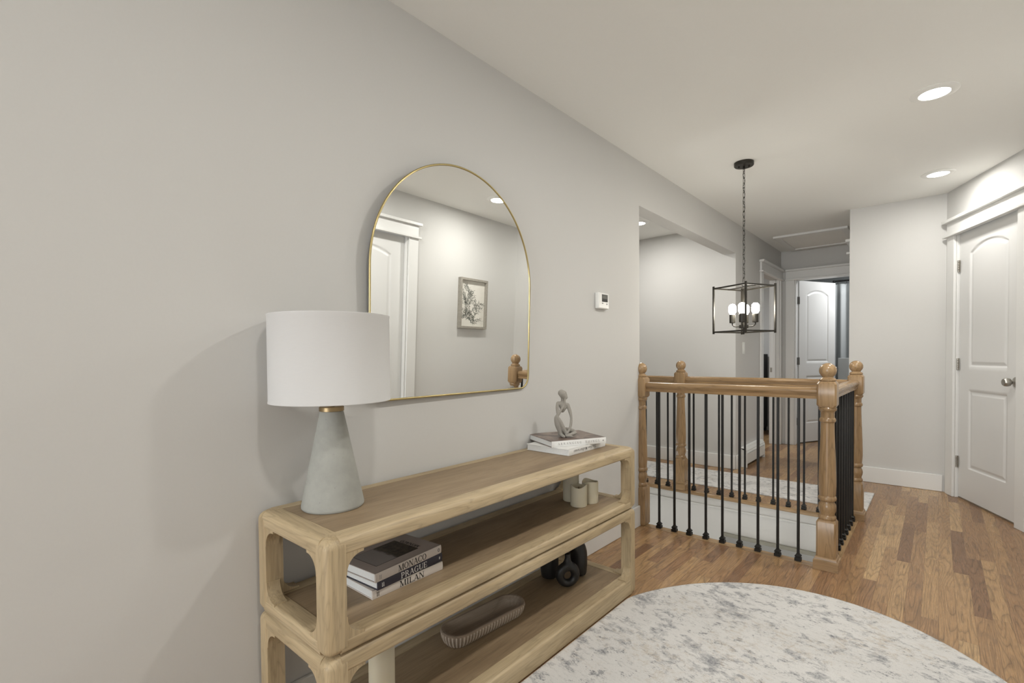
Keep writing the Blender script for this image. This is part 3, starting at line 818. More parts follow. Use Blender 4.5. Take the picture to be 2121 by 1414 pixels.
def rail_prof(z0, z1, top):
    """(d,z): d = distance inwards from the outer face. rounded outer edge"""
    R_ = 0.018 if top else 0.010; p = []
    for k in range(7):
        t = pi/2*k/6; p.append((R_-R_*cos(t)*1.0, z1-R_+R_*sin(t)))
    p += [(LG, z1), (LG, z0)]
    R3 = 0.008
    for k in range(5):
        t = pi/2*k/4; p.append((R3-R3*sin(t), z0+R3-R3*cos(t)))
    return [(max(d, 0)+0.0014 if d < LG else d, z) for d, z in p]
def c_rail(name, side, z0, z1, top):
    pr = rail_prof(z0, z1, top); bm = bm_new(); ov = 0.006
    if side in ('f', 'b'):
        s = 1 if side == 'f' else -1
        prism(bm, [(s*(cw_-d), z) for d, z in pr], 1, -cl_+LG-0.014, cl_-LG+0.014); m = M['oak_y']
    else:
        s = 1 if side == 'r' else -1
        prism(bm, [(s*(cl_-d), z) for d, z in pr], 0, -cw_+LG-0.014, cw_-LG+0.014); m = M['oak_x']
    return obj(name, bm, m, con, smooth=40)
ZB, ZM, ZT = 0.0005, 0.405, 0.690
for (z0, z1, bh) in ((ZM+0.001, ZT, 0.036), (ZB, ZM-0.001, 0.080)):
    for sx in (-1, 1):
        for sy in (-1, 1): leg_mesh(sx, sy, z0, z1, z1-0.045, z0+bh)
    for sd_ in 'fblr':
        c_rail('top_rail', sd_, z1-0.045, z1-0.0005, True)
        c_rail('bottom_rail', sd_, z0+0.0015, z0+bh, False)
    g_ = 0.0015
    tp = 'top_panel' if z1 == ZT else 'middle_panel'
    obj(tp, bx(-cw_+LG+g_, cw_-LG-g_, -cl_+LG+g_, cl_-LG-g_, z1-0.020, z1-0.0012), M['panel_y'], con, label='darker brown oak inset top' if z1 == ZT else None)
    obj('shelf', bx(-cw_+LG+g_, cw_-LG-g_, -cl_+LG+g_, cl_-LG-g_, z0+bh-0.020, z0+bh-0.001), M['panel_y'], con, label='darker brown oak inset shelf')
SZ1, SZ0, TZ = ZM+0.001+0.036-0.001, ZB+0.080-0.001, ZT-0.0012

# ================================================================== LAMP
lm = empty('table_lamp', (0.148, 0.722, TZ+0.0005)); tag(lm, 'table lamp with white drum shade and grey concrete cone base on the console', 'lamp')
bm = bm_new(); lathe(bm, [(0.084, 0.0), (0.0865, 0.003), (0.087, 0.008), (0.0335, 0.272), (0.032, 0.276)], 72); obj('base', bm, M['concrete'], lm, label='grey concrete cone base')
bm = bm_new(); lathe(bm, [(0.030, 0.276), (0.0345, 0.277), (0.0345, 0.288), (0.033, 0.290), (0.010, 0.290)], 48); obj('collar', bm, M['antique'], lm, label='antique brass collar')
bm = bm_new(); lathe(bm, [(0.0085, 0.290), (0.0085, 0.40), (0.004, 0.402)], 24); obj('stem', bm, M['antique'], lm)
bm = bm_new()
ro = 0.167; zb, zt_ = 0.306, 0.552
lathe(bm, [(ro-0.003, zb), (ro, zb), (ro, zb+0.004), (ro-0.0008, zb+0.0055), (ro-0.0008, zt_-0.0055), (ro, zt_-0.004), (ro, zt_), (ro-0.003, zt_), (ro-0.003, zb)], 96, cap=False); obj('lamp_shade', bm, M['shade'], lm, label='white linen drum shade')
bm = bm_new()
for k in range(3):
    a = 2*pi*k/3+0.4; tube(bm, [(0.012*cos(a), 0.012*sin(a), zt_-0.03), ((ro-0.004)*cos(a), (ro-0.004)*sin(a), zt_-0.012)], 0.0015, 8)
lathe(bm, [(0.004, 0.395), (0.004, zt_-0.025), (0.012, zt_-0.025), (0.012, zt_-0.033)], 16)
obj('harp', bm, M['antique'], lm)

# ================================================================== MIRROR (leans forward slightly)
ma, mb = 0.016, -0.031
Wm, Zb, Zt = 0.868, -0.445, 0.455
mr = empty('wall_mirror', (0.030, 1.361, 1.415)); mr.rotation_euler = (0, 0, 0)
tag(mr, 'arched wall mirror with thin brass frame hanging above the console', 'mirror')
nrm = Vector((cos(ma)*cos(mb), sin(ma)*cos(mb), sin(mb)))
ty = Vector((0, 0, 1)).cross(nrm).normalized(); tz_ = nrm.cross(ty)
mr.rotation_mode = 'QUATERNION'
mr.rotation_quaternion = Matrix((nrm, ty, tz_)).transposed().to_quaternion()
def arch_outline(hw, zb_, zt2, rb=0.055):
    pts = []
    for k in range(9):
        t = pi/2*k/8; pts.append((-hw+rb-rb*cos(pi/2-t), zb_+rb-rb*sin(pi/2-t)))
    pts = []
    for k in range(9):   # bottom right corner
        t = -pi/2+pi/2*k/8; pts.append((hw-rb+rb*cos(t), zb_+rb+rb*sin(t)))
    zc = zt2-hw*1.0
    for k in range(61):
        t = pi*k/60; pts.append((hw*cos(t), zc+hw*1.0*sin(t)))
    for k in range(9):
        t = pi+pi/2*k/8; pts.append((-hw+rb+rb*cos(t), zb_+rb+rb*sin(t)))
    return pts
oo = arch_outline(Wm/2-0.003, Zb+0.003, Zt-0.003)
bm = bm_new(); prism(bm, oo, 0, -0.006, 0.0); g = obj('glass', bm, M['mirror'], mr, smooth=30)
bm = bm_new(); tube(bm, [(0.0, y, z) for y, z in arch_outline(Wm/2, Zb, Zt)], 0.0040, 10, closed=True)
obj('frame', bm, M['brass'], mr, smooth=60, label='thin brass frame')
bm = bm_new(); prism(bm, arch_outline(Wm/2-0.012, Zb+0.012, Zt-0.012), 0, -0.0125, -0.0065); obj('backing', bm, M['dark'], mr, smooth=30)

# ================================================================== TEXT GLYPHS (serif)
def arcpts(cx_, cy_, rx, ry, a0, a1, n=14):
    return [(cx_+rx*cos(radians(a0+(a1-a0)*k/n)), cy_+ry*sin(radians(a0+(a1-a0)*k/n))) for k in range(n+1)]
TK, TN = 0.15, 0.055
def glyph(ch):
    """returns (advance, list of polygons) cap height 1"""
    P = []
    def L(x0, y0, x1, y1, w): # slanted stem of horizontal width w
        P.append([(x0-w/2, y0), (x0+w/2, y0), (x1+w/2, y1), (x1-w/2, y1)])
    def H(x0, x1, y, t=TN): P.append([(x0, y-t/2), (x1, y-t/2), (x1, y+t/2), (x0, y+t/2)])
    def S(x, y, w=0.30, up_=True):
        t = 0.045; P.append([(x-w/2, y), (x+w/2, y), (x+w/2, y+(t if up_ else -t)), (x-w/2, y+(t if up_ else -t))])
    def A(cx_, cy_, rx, ry, a0, a1, wk=TK, wn=TN, n=14):
        for k in range(n):
            q = []
            for a in (a0+(a1-a0)*k/n, a0+(a1-a0)*(k+1)/n):
                c, s = cos(radians(a)), sin(radians(a)); h = (wn+(wk-wn)*abs(c)**1.3)
                q.append(((cx_+rx*c, cy_+ry*s), (cx_+(rx-h)*c, cy_+(ry-min(h, wn*1.2+abs(c)*0.08))*s)))
            P.append([q[0][0], q[1][0], q[1][1], q[0][1]])
    if ch == 'M':
        L(0.12, 0, 0.12, 1, TN); L(0.90, 0, 0.90, 1, TK); L(0.50, 0, 0.16, 1, TK); L(0.50, 0, 0.86, 1, TN); S(0.12, 0, .26); S(0.90, 0, .32); S(0.10, 1, .22, False); S(0.92, 1, .26, False); return 1.05, P
    if ch == 'N':
        L(0.12, 0, 0.12, 1, TN); L(0.76, 0, 0.76, 1, TN); L(0.72, 0, 0.16, 1, TK); S(0.12, 0, .26); S(0.10, 1, .22, False); S(0.76, 1, .26, False); return 0.90, P
    if ch == 'O': A(0.42, 0.5, 0.42, 0.515, 0, 360, n=32); return 0.88, P
    if ch == 'A':
        L(0.10, 0, 0.42, 1, TN); L(0.74, 0, 0.42, 1, TK); H(0.2, 0.62, 0.34, 0.05); S(0.10, 0, .24); S(0.75, 0, .32); return 0.86, P
    if ch == 'C': A(0.42, 0.5, 0.42, 0.515, 42, 318, n=26); L(0.72, 0.68, 0.74, 0.98, 0.045); return 0.82, P
    if ch == 'G': A(0.42, 0.5, 0.42, 0.515, 42, 318, n=26); L(0.72, 0.68, 0.74, 0.98, 0.045); L(0.70, 0.06, 0.70, 0.44, TK); S(0.68, 0.47, .34, False); return 0.90, P
    if ch == 'P': L(0.16, 0, 0.16, 1, TK); A(0.34, 0.72, 0.32, 0.28, -90, 90); H(0.16, 0.36, 0.98); H(0.16, 0.36, 0.46); S(0.16, 0, .34); S(0.1, 1, .2, False); return 0.72, P
    if ch == 'R': L(0.16, 0, 0.16, 1, TK); A(0.34, 0.74, 0.31, 0.26, -90, 90); H(0.16, 0.36, 0.98); H(0.16, 0.38, 0.50); L(0.74, 0, 0.42, 0.50, TK); S(0.16, 0, .34); S(0.1, 1, .2, False); S(0.78, 0, .2); return 0.86, P
    if ch == 'U': L(0.16, 0.32, 0.16, 1, TK); L(0.74, 0.32, 0.74, 1, TN); A(0.425, 0.34, 0.34, 0.355, 180, 360); S(0.16, 1, .34, False); S(0.74, 1, .26, False); return 0.88, P
    if ch == 'E': L(0.16, 0, 0.16, 1, TK); H(0.16, 0.66, 0.975); H(0.16, 0.52, 0.51); H(0.16, 0.68, 0.025); L(0.66, 0.02, 0.69, 0.26, 0.04); L(0.64, 0.76, 0.64, 0.98, 0.04); L(0.52, 0.41, 0.52, 0.61, 0.04); S(0.12, 0, .22); S(0.12, 1, .22, False); return 0.76, P
    if ch == 'I': L(0.18, 0, 0.18, 1, TK); S(0.18, 0, .34); S(0.18, 1, .34, False); return 0.40, P
    if ch == 'L': L(0.16, 0, 0.16, 1, TK); H(0.16, 0.64, 0.025); L(0.62, 0.02, 0.65, 0.30, 0.04); S(0.16, 1, .34, False); S(0.12, 0, .22); return 0.70, P
    if ch == 'T': L(0.37, 0, 0.37, 1, TK); H(0.02, 0.72, 0.975); L(0.03, 0.74, 0.03, 0.98, 0.04); L(0.71, 0.74, 0.71, 0.98, 0.04); S(0.37, 0, .34); return 0.78, P
    if ch == 'H': L(0.16, 0, 0.16, 1, TK); L(0.76, 0, 0.76, 1, TK); H(0.16, 0.76, 0.51); S(0.16, 0, .32); S(0.16, 1, .32, False); S(0.76, 0, .32); S(0.76, 1, .32, False); return 0.95, P
    if ch == 'S': A(0.31, 0.74, 0.28, 0.27, 40, 270, 0.11, TN); A(0.31, 0.25, 0.30, 0.27, -140, 90, 0.13, TN); return 0.66, P
    return 0.45, P
def text_bm(s, size, track=0.06, thick=0.0004, italic=0.0):
    """letters in local x (reading) / y (up) plane, facing +z, from x=0"""
    bm = bm_new(); x = 0.0
    for ch in s:
        adv, polys = glyph(ch)
        for i, pl in enumerate(polys):
            q = [((x+px+italic*py)*size, py*size) for px, py in pl]
            ar = sum(q[k][0]*q[(k+1) % len(q)][1]-q[(k+1) % len(q)][0]*q[k][1] for k in range(len(q)))
            if ar < 0: q.reverse()
            prism(bm, q, 2, 0.0, thick)
        x += adv+track
    return bm, x*size
def put_text(name, s, size, frame, mat, parent, track=0.06, total=None, thick=0.0004):
    """frame: (origin, xdir, ydir)"""
    bm, wd = text_bm(s, size, track, thick)
    if total:
        k = total/wd; bmesh.ops.scale(bm, vec=(k, 1, 1), verts=bm.verts[:])
    o_, xd, yd = [Vector(v) for v in frame]; zd = xd.cross(yd)
    mt = Matrix((xd, yd, zd)).transposed().to_4x4(); mt.translation = o_
    bmesh.ops.transform(bm, matrix=mt, verts=bm.verts[:])
    return obj(name, bm, mat, parent, smooth=0)

# ================================================================== BOOKS
def book(name, loc, rz, L, Wd, t, cov, spine=None, pages='paper', label='', group=None, ct=0.0022):
    """spine at x=0 facing +x, runs along +y (0..L), body towards -x"""
    e = empty(name, loc, rz); tag(e, label, 'book', group)
    bm = bm_new()
    box(bm, -Wd, -0.0015, 0, L, 0, ct); box(bm, -Wd, -0.0015, 0, L, t-ct, t)
    obj('cover', bm, cov, e, bevel=0.0006, bseg=1)
    bm = bm_new(); prism(bm, [(-0.004, 0.0), (-0.0008, 0.0), (0.0006, 0.2*t), (0.0012, 0.5*t), (0.0006, 0.8*t), (-0.0008, t), (-0.004, t)], 1, 0, L)
    obj('spine', bm, spine or cov, e, smooth=40)
    obj('pages', bx(-Wd+0.004, -0.004, 0.003, L-0.003, ct+0.0002, t-ct-0.0002), M[pages], e)
    return e
EPS = 0.0006
grp = 'stacked travel books on the middle shelf'
tB = 0.0255
z0 = SZ1+EPS
b1 = book('book', (0.291, 0.757, z0), radians(0.5), 0.258, 0.190, tB, M['bookcream'], label='cream-spined MILAN book at the bottom of the shelf stack', group=grp)
b2 = book('book', (0.301, 0.768, z0+tB+EPS), radians(4.0), 0.250, 0.185, tB, M['booknavy'], label='navy-spined PRAGUE book in the middle of the shelf stack', group=grp)
b3 = book('book', (0.306, 0.757, z0+2*(tB+EPS)), radians(5.0), 0.258, 0.190, tB, M['bookbeige'], M['bookbeigespine'], label='beige MONACO book on top of the shelf stack', group=grp)
SY, SZ_ = (0, 1, 0), (0, 0, 1)
put_text('title', 'MILAN', 0.0172, ((0.0010, 0.092, 0.0040), SY, SZ_), M['ink'], b1, total=0.092)
put_text('title', 'PRAGUE', 0.0170, ((0.0010, 0.082, 0.0040), SY, SZ_), M['inkwhite'], b2, total=0.104)
put_text('title', 'MONACO', 0.0178, ((0.0010, 0.082, 0.0038), SY, SZ_), M['ink'], b3, total=0.112)
for b_, mt_ in ((b1, 'ink'), (b2, 'inkwhite'), (b3, 'inkgrey')):
    bm = bm_new()
    for k in range(2): box(bm, 0.0008, 0.0014, 0.014+0.005*k, 0.0158+0.005*k, 0.006, 0.018)
    obj('spine_mark', bm, M[mt_], b_)
bm = bm_new(); tube(bm, [(0.0012, 0.246+0.0035*cos(a), 0.0128+0.0045*sin(a)) for a in [2*pi*k/12 for k in range(12)]], 0.0008, 6, closed=True); obj('publisher_mark', bm, M['ink'], b3)
bm = bm_new(); tube(bm, [(0.0012, 0.238+0.002*cos(a), 0.0128+0.0035*sin(a)) for a in [2*pi*k/12 for k in range(12)]], 0.0007, 6, closed=True); obj('publisher_mark', bm, M['inkwhite'], b2)
# monaco cover picture and title
pc = obj('cover_picture', bx(-0.150, -0.040, 0.035, 0.195, tB, tB+0.0004), M['monaco'], b3)
bm = bm_new()
for a in ((-0.151, -0.150, 0.034, 0.196), (-0.040, -0.039, 0.034, 0.196), (-0.151, -0.039, 0.034, 0.035), (-0.151, -0.039, 0.195, 0.196)): box(bm, *a, tB, tB+0.0005)
obj('cover_border', bm, M['ink'], b3)
put_text('cover_title', 'MONACO', 0.014, ((-0.048, 0.214, tB+0.0001), (-1, 0, 0), (0, -1, 0)), M['ink'], b3, total=0.085)

g2 = 'large books under the statue'
c1 = book('book', (0.287, 1.729, TZ+EPS), 0.0, 0.303, 0.235, 0.0275, M['bookwhite'], label='white-covered book under the other on the console top', group=g2)
c2 = book('book', (0.203, 1.720, TZ+EPS+0.0275+EPS), radians(-26.0), 0.281, 0.245, 0.0262, M['coverphoto'], M['bookwhite'], label='photo-covered ARRANGING THINGS book beneath the seated statue', group=g2)
put_text('title', 'ARRANGING', 0.0095, ((0.0010, 0.030, 0.0085), SY, SZ_), M['inkgrey'], c2, track=0.45, total=0.125)
put_text('title', 'THINGS', 0.0095, ((0.0010, 0.170, 0.0085), SY, SZ_), M['inkgrey'], c2, track=0.45, total=0.080)
bm = bm_new(); ball(bm, (0.0012, 0.265, 0.013), 0.0035, 10, (0.2, 1, 1)); obj('publisher_mark', bm, M['inkgrey'], c2)
# upside-down title on the white book
tcv = bpy.data.curves.new('t', 'FONT'); tcv.body = 'The New Mediterranean'; tcv.size = 0.0185; tcv.shear = 0.25; tcv.offset = 0.0003; tcv.extrude = 0.0002
to = bpy.data.objects.new('t', tcv); COL.objects.link(to)
bpy.context.view_layer.update()
me = bpy.data.meshes.new_from_object(to.evaluated_get(bpy.context.evaluated_depsgraph_get()))
COL.objects.unlink(to); bpy.data.objects.remove(to)
bm = bm_new(); bm.from_mesh(me)
xd, yd, zd = Vector((0, -1, 0)), Vector((0, 0, -1)), Vector((1, 0, 0))
mt = Matrix((xd, yd, zd)).transposed().to_4x4(); mt.translation = (0.0012, 0.222, 0.0205)
bmesh.ops.transform(bm, matrix=mt, verts=bm.verts[:]); obj('title', bm, M['inkgrey'], c1, smooth=0)

# ================================================================== STATUE
def remesh(o, vox, it=3):
    md = o.modifiers.new('remesh', 'REMESH'); md.mode = 'VOXEL'; md.voxel_size = vox; md.use_smooth_shade = True
    sm = o.modifiers.new('smooth', 'SMOOTH'); sm.iterations = it; sm.factor = 0.6
def limb(bm, pts, rads, seg=12, n=6):
    """catmull interpolated tapered tube"""
    P_ = [Vector(p) for p in pts]; out = []; ro_ = []
    for i in range(len(P_)-1):
        p0, p1, p2, p3 = P_[max(i-1, 0)], P_[i], P_[i+1], P_[min(i+2, len(P_)-1)]
        for k in range(n):
            t = k/n
            out.append(0.5*((2*p1)+(p2-p0)*t+(2*p0-5*p1+4*p2-p3)*t*t+(3*p1-p0-3*p2+p3)*t**3)); ro_.append(rads[i]*(1-t)+rads[i+1]*t)
    out.append(P_[-1]); ro_.append(rads[-1])
    tube(bm, out, ro_, seg)
    ball(bm, out[0], ro_[0]*0.98, 12); ball(bm, out[-1], ro_[-1]*0.98, 12)
def statue():
    # local frame: u = to the right in the picture, v = towards the viewer, z up; scale in metres (about 0.215 tall)
    S = 1.0
    fvec = Vector((0.79, -0.61, 0)).normalized()   # towards camera
    uvec = Vector((0.61, 0.79, 0)).normalized()
    def W(u, v, z): return uvec*u+fvec*v+Vector((0, 0, z))
    bm = bm_new()
    # head: egg leaning forward/right
    mt = Matrix.Translation(W(0.004, 0.004, 0.194)) @ Matrix.Rotation(0, 4, 'X')
    limb(bm, [W(-0.006, 0.0, 0.203), W(0.002, 0.004, 0.196), W(0.011, 0.010, 0.184)], [0.0165, 0.0195, 0.011])
    # neck
    limb(bm, [W(0.000, 0.0, 0.190), W(0.000, -0.002, 0.170), W(-0.001, 0.0, 0.155)], [0.010, 0.007, 0.010])
    # shoulders + chest
    limb(bm, [W(-0.022, 0.002, 0.156), W(-0.002, 0.0, 0.152), W(0.022, 0.004, 0.148)], [0.009, 0.012, 0.009])
    limb(bm, [W(0.0, 0.0, 0.150), W(0.001, 0.001, 0.135), W(-0.001, 0.002, 0.123)], [0.017, 0.017, 0.011])
    # right side (viewer's left) arm: shoulder down to knee, then forearm up to the chin
    limb(bm, [W(-0.023, 0.002, 0.156), W(-0.030, 0.012, 0.135), W(-0.029, 0.020, 0.103)], [0.009, 0.0075, 0.006])
    limb(bm, [W(-0.029, 0.020, 0.103), W(-0.012, 0.018, 0.128), W(0.002, 0.014, 0.150), W(0.007, 0.014, 0.176)], [0.0065, 0.0065, 0.0055, 0.005])
    # back/waist hollow: thin band curving from chest down behind the raised knee
    limb(bm, [W(-0.029, 0.020, 0.103), W(-0.036, 0.018, 0.090), W(-0.030, 0.016, 0.060), W(-0.018, 0.014, 0.030), W(-0.012, 0.016, 0.010)], [0.006, 0.0105, 0.0135, 0.012, 0.008])
    # shin of the raised leg coming down in front
    limb(bm, [W(-0.033, 0.022, 0.094), W(-0.018, 0.024, 0.070), W(0.0, 0.026, 0.035), W(0.010, 0.028, 0.014)], [0.008, 0.0095, 0.008, 0.006])
    # left arm (viewer's right): long curve down to the ankles
    limb(bm, [W(0.023, 0.004, 0.148), W(0.031, 0.010, 0.120), W(0.036, 0.016, 0.090), W(0.032, 0.022, 0.056), W(0.020, 0.028, 0.030), W(0.010, 0.032, 0.018)], [0.009, 0.0085, 0.006, 0.0065, 0.0055, 0.005])
    # crossed lower leg lying to the right, with knee
    limb(bm, [W(0.000, -0.004, 0.020), W(0.022, -0.012, 0.027), W(0.052, -0.010, 0.022), W(0.062, 0.0, 0.015)], [0.013, 0.014, 0.010, 0.008])
    limb(bm, [W(0.062, 0.0, 0.015), W(0.044, 0.012, 0.013), W(0.020, 0.026, 0.010)], [0.008, 0.009, 0.0065])
    # seat and feet
    limb(bm, [W(-0.010, -0.006, 0.013), W(0.012, -0.008, 0.013)], [0.013, 0.013])
    limb(bm, [W(0.008, 0.030, 0.009), W(0.024, 0.034, 0.007), W(0.038, 0.036, 0.004)], [0.008, 0.006, 0.0035])
    limb(bm, [W(-0.012, 0.018, 0.012), W(-0.009, 0.034, 0.008), W(-0.006, 0.042, 0.006)], [0.0075, 0.007, 0.0055])
    for v in bm.verts:
        if v.co.z < 0.001: v.co.z = 0.001
    o = obj('statue', bm, M['stone'], None, smooth=0)
    remesh(o, 0.0021, 4)
    return o
st = statue(); st.location = (0.162, 1.862, TZ+2*EPS+0.0275+0.0262+0.0004); tag(st, 'small sand-grey abstract seated thinker statue on the books', 'statue')

# ================================================================== CANDLES
def candle(loc, r, h, label, wave=0.004, ph=0.0, group='ivory pillar candles'):
    e = empty('pillar_candle', loc); tag(e, label, 'candle', group)
    bm = bm_new(); seg = 48
    def top(a): return h - 0.010 + wave*(sin(2*a+ph)+0.6*sin(3*a+ph*2.1))
    rings = []
    for r_, zf in ((r-0.002, 0), (r, 0.003)): rings.append([bm.verts.new((r_*cos(2*pi*i/seg), r_*sin(2*pi*i/seg), zf)) for i in range(seg)])
    for r_, dz in ((r, -0.003), (r-0.0015, 0.0), (r-0.0035, -0.0005), (r-0.006, -0.006), (r-0.010, -0.016), (0.006, -0.020)):
        rings.append([bm.verts.new((r_*cos(2*pi*i/seg), r_*sin(2*pi*i/seg), (top(2*pi*i/seg) if r_ > r-0.008 else h-0.010)+dz)) for i in range(seg)])
    for a, b_ in zip(rings, rings[1:]):
        for i in range(seg):
            j = (i+1) % seg; bm.faces.new((a[i], a[j], b_[j], b_[i]))
    bm.faces.new(list(reversed(rings[0]))); bm.faces.new(rings[-1])
    obj('wax', bm, M['wax'], e, smooth=50)
    bm = bm_new(); tube(bm, [(0, 0, h-0.031), (0, 0, h-0.022), (0.001, 0, h-0.016)], 0.0012, 8); obj('wick', bm, M['wick'], e)
    return e
candle((0.254, 1.853, SZ1+EPS), 0.0375, 0.102, 'short ivory pillar candle standing in front on the middle shelf', 0.004, 0.6)
candle((0.266, 1.930, SZ1+EPS), 0.0375, 0.108, 'short ivory pillar candle on the middle shelf, right of its twin', 0.004, 2.6)
candle((0.180, 1.900, SZ1+EPS), 0.0375, 0.178, 'tall ivory pillar candle at the back of the middle shelf', 0.003, 1.0)
candle((0.286, 0.787, SZ0+EPS), 0.0365, 0.245, 'tall ivory pillar candle on the bottom shelf near the left legs', 0.003, 1.9, 'ivory pillar candle on the bottom shelf')

# ================================================================== WOODEN DOUGH BOWL
def dough_bowl():
    bm = bm_new(); n = 320; Lh, Wh = 0.195, 0.063
    def outline(hl, hw, m=n):
        # rounded-end outline, equal arc length
        raw = []
        for i in range(2000):
            a = 2*pi*i/2000; c, sn = cos(a), sin(a); e_ = 2.0
            y = hl-hw if c > 0 else -(hl-hw)
            raw.append((hw*sn, (hw*c+y)))
        raw.append(raw[0]); acc = [0.0]
        for p, q in zip(raw, raw[1:]): acc.append(acc[-1]+sqrt((p[0]-q[0])**2+(p[1]-q[1])**2))
        out = []; k = 0
        for i in range(m):
            t = acc[-1]*i/m
            while acc[k+1] < t: k += 1
            f = (t-acc[k])/max(acc[k+1]-acc[k], 1e-9)
            out.append((raw[k][0]+(raw[k+1][0]-raw[k][0])*f, raw[k][1]+(raw[k+1][1]-raw[k][1])*f))
        return out
    base = outline(Lh, Wh)
    nrm_ = []
    for i in range(n):
        dx = base[(i+1) % n][0]-base[i-1][0]; dy = base[(i+1) % n][1]-base[i-1][1]; L_ = sqrt(dx*dx+dy*dy) or 1
        nx_, ny_ = dy/L_, -dx/L_
        if nx_*base[i][0]+ny_*base[i][1] < 0: nx_, ny_ = -nx_, -ny_
        nrm_.append((nx_, ny_))
    flute = [1.0 if (i % 5) in (1, 2, 3) else -1.0 for i in range(n)]
    prof = [(-0.024, 0.0, 0.0), (-0.019, 0.001, 0.3), (-0.010, 0.012, 1.0), (-0.004, 0.027, 1.0), (-0.001, 0.041, 1.0), (-0.0005, 0.046, 0.4), (-0.001, 0.050, 0.0), (-0.004, 0.052, 0.0), (-0.012, 0.0515, 0.0), (-0.014, 0.049, 0), (-0.018, 0.036, 0), (-0.025, 0.022, 0), (-0.034, 0.016, 0), (-0.048, 0.0145, 0), (-0.0615, 0.0145, 0)]
    rings = [[bm.verts.new((base[i][0]+nrm_[i][0]*(d+0.0015*flute[i]*fl), base[i][1]+nrm_[i][1]*(d+0.0015*flute[i]*fl), z)) for i in range(n)] for d, z, fl in prof]
    for r_i, (a, b_) in enumerate(zip(rings, rings[1:])):
        for i in range(n):
            j = (i+1) % n; f = bm.faces.new((a[i], a[j], b_[j], b_[i]))
            if 1 <= r_i <= 4 and flute[i] > 0 and flute[j] > 0: f.material_index = 1
    bm.faces.new(list(reversed(rings[0]))); bm.faces.new(rings[-1])
    return obj('dough_bowl', bm, [M['whitewash'], M['ridge']], None, smooth=35)
o = dough_bowl(); o.location = (0.170, 1.325, SZ0+EPS); o.rotation_euler = (0, 0, radians(-4)); tag(o, 'long whitewashed wooden dough bowl with fluted sides on the bottom shelf', 'bowl')

# ================================================================== BLACK VASES
fdir = Vector((0.80, -0.60, 0)); udir = Vector((0.60, 0.80, 0))
def arch_vase():
    bm = bm_new(); pts = []; rad = []
    ru, rz_ = 0.071, 0.098
    pts.append(udir*(-ru)+Vector((0, 0, 0.008))); rad.append(0.038)
    pts.append(udir*(-ru)+Vector((0, 0, 0.05))); rad.append(0.043)
    for k in range(17):
        t = pi-pi*k/16; pts.append(udir*(ru*cos(t))+Vector((0, 0, 0.095+rz_*0.8*sin(t)))); rad.append(0.043)
    pts.append(udir*ru+Vector((0, 0, 0.05))); rad.append(0.043)
    pts.append(udir*ru+Vector((0, 0, 0.008))); rad.append(0.038)
    tube(bm, pts, rad, 28)
    for s in (-1, 1): ball(bm, udir*ru*s+Vector((0, 0, 0.03)), 0.036, 24, (1, 1, 0.8))
    for v in bm.verts: v.co.z = max(v.co.z, 0.0)
    o = obj('arch_vase', bm, M['blackceramic'], None, smooth=0); remesh(o, 0.004, 6); return o
o = arch_vase(); o.location = (0.155, 1.874, SZ0+0.002); tag(o, 'large matte black arch-shaped vase standing behind the ring vase', 'vase')
def ring_vase():
    bm = bm_new(); pts = []; rad = []
    for k in range(40):
        t = 2*pi*k/40
        pts.append(udir*(0.0365*cos(t))+Vector((0, 0, 0.056+0.038*sin(t)))); rad.append(0.0195+0.0025*(sin(t)))
    tube(bm, pts, rad, 24, closed=True)
    tube(bm, [Vector((0, 0, 0.100)), Vector((0, 0, 0.120)), Vector((0, 0, 0.135)), Vector((0, 0, 0.152))], [0.026, 0.016, 0.0125, 0.0135], 24)
    for v in bm.verts: v.co.z = max(v.co.z, 0.0)
    o = obj('ring_vase', bm, M['blackceramic'], None, smooth=0); remesh(o, 0.003, 6); return o
o = ring_vase(); o.location = (0.2295, 1.797, SZ0+0.002); tag(o, 'small matte black ring-shaped vase with a narrow neck, in front', 'vase')

# ================================================================== RUGS
bm = bm_new(); pts = []
for k in range(160):
    t = 2*pi*k/160; x = 0.765*cos(t); y = 0.995*sin(t)
    pts.append((max(x, 0.4115-1.112), y))
H_ = 0.009
def rug_from(pts, name, mt, edge_in=0.012):
    bm = bm_new(); n = len(pts)
    cxm = sum(p[0] for p in pts)/n; cym = sum(p[1] for p in pts)/n
    def sc(p, d):
        L_ = sqrt((p[0]-cxm)**2+(p[1]-cym)**2); return (cxm+(p[0]-cxm)*(1-d/L_), cym+(p[1]-cym)*(1-d/L_))
    rings = []
    for d, z in ((0, 0.0006), (0, 0.005), (0.002, 0.008), (edge_in, H_)):
        rings.append([bm.verts.new((*sc(p, d), z)) for p in pts])
    for a, b_ in zip(rings, rings[1:]):
        for i in range(n):
            j = (i+1) % n; bm.faces.new((a[i], a[j], b_[j], b_[i]))
    bm.faces.new(list(reversed(rings[0]))); bm.faces.new(rings[-1])
    return obj(name, bm, mt, None, smooth=60)
o = rug_from(pts, 'area_rug', M['rug']); o.location = (1.112, 1.620, 0); tag(o, 'oval ivory area rug with distressed grey and tan pattern beside the console', 'rug')
px_ = []
Lx, Ly = 1.25, 0.295
for a in range(40): px_.append((-Lx+2*Lx*a/40, -Ly))
for a in range(12): px_.append((Lx, -Ly+2*Ly*a/12))
for a in range(40): px_.append((Lx-2*Lx*a/40, Ly))
for a in range(12): px_.append((-Lx, Ly-2*Ly*a/12))
o = rug_from(px_, 'runner_rug', M['runner'], 0.006); o.location = (-0.145, 4.497, 0); tag(o, 'pale distressed runner rug on the floor behind the stair railing', 'rug')

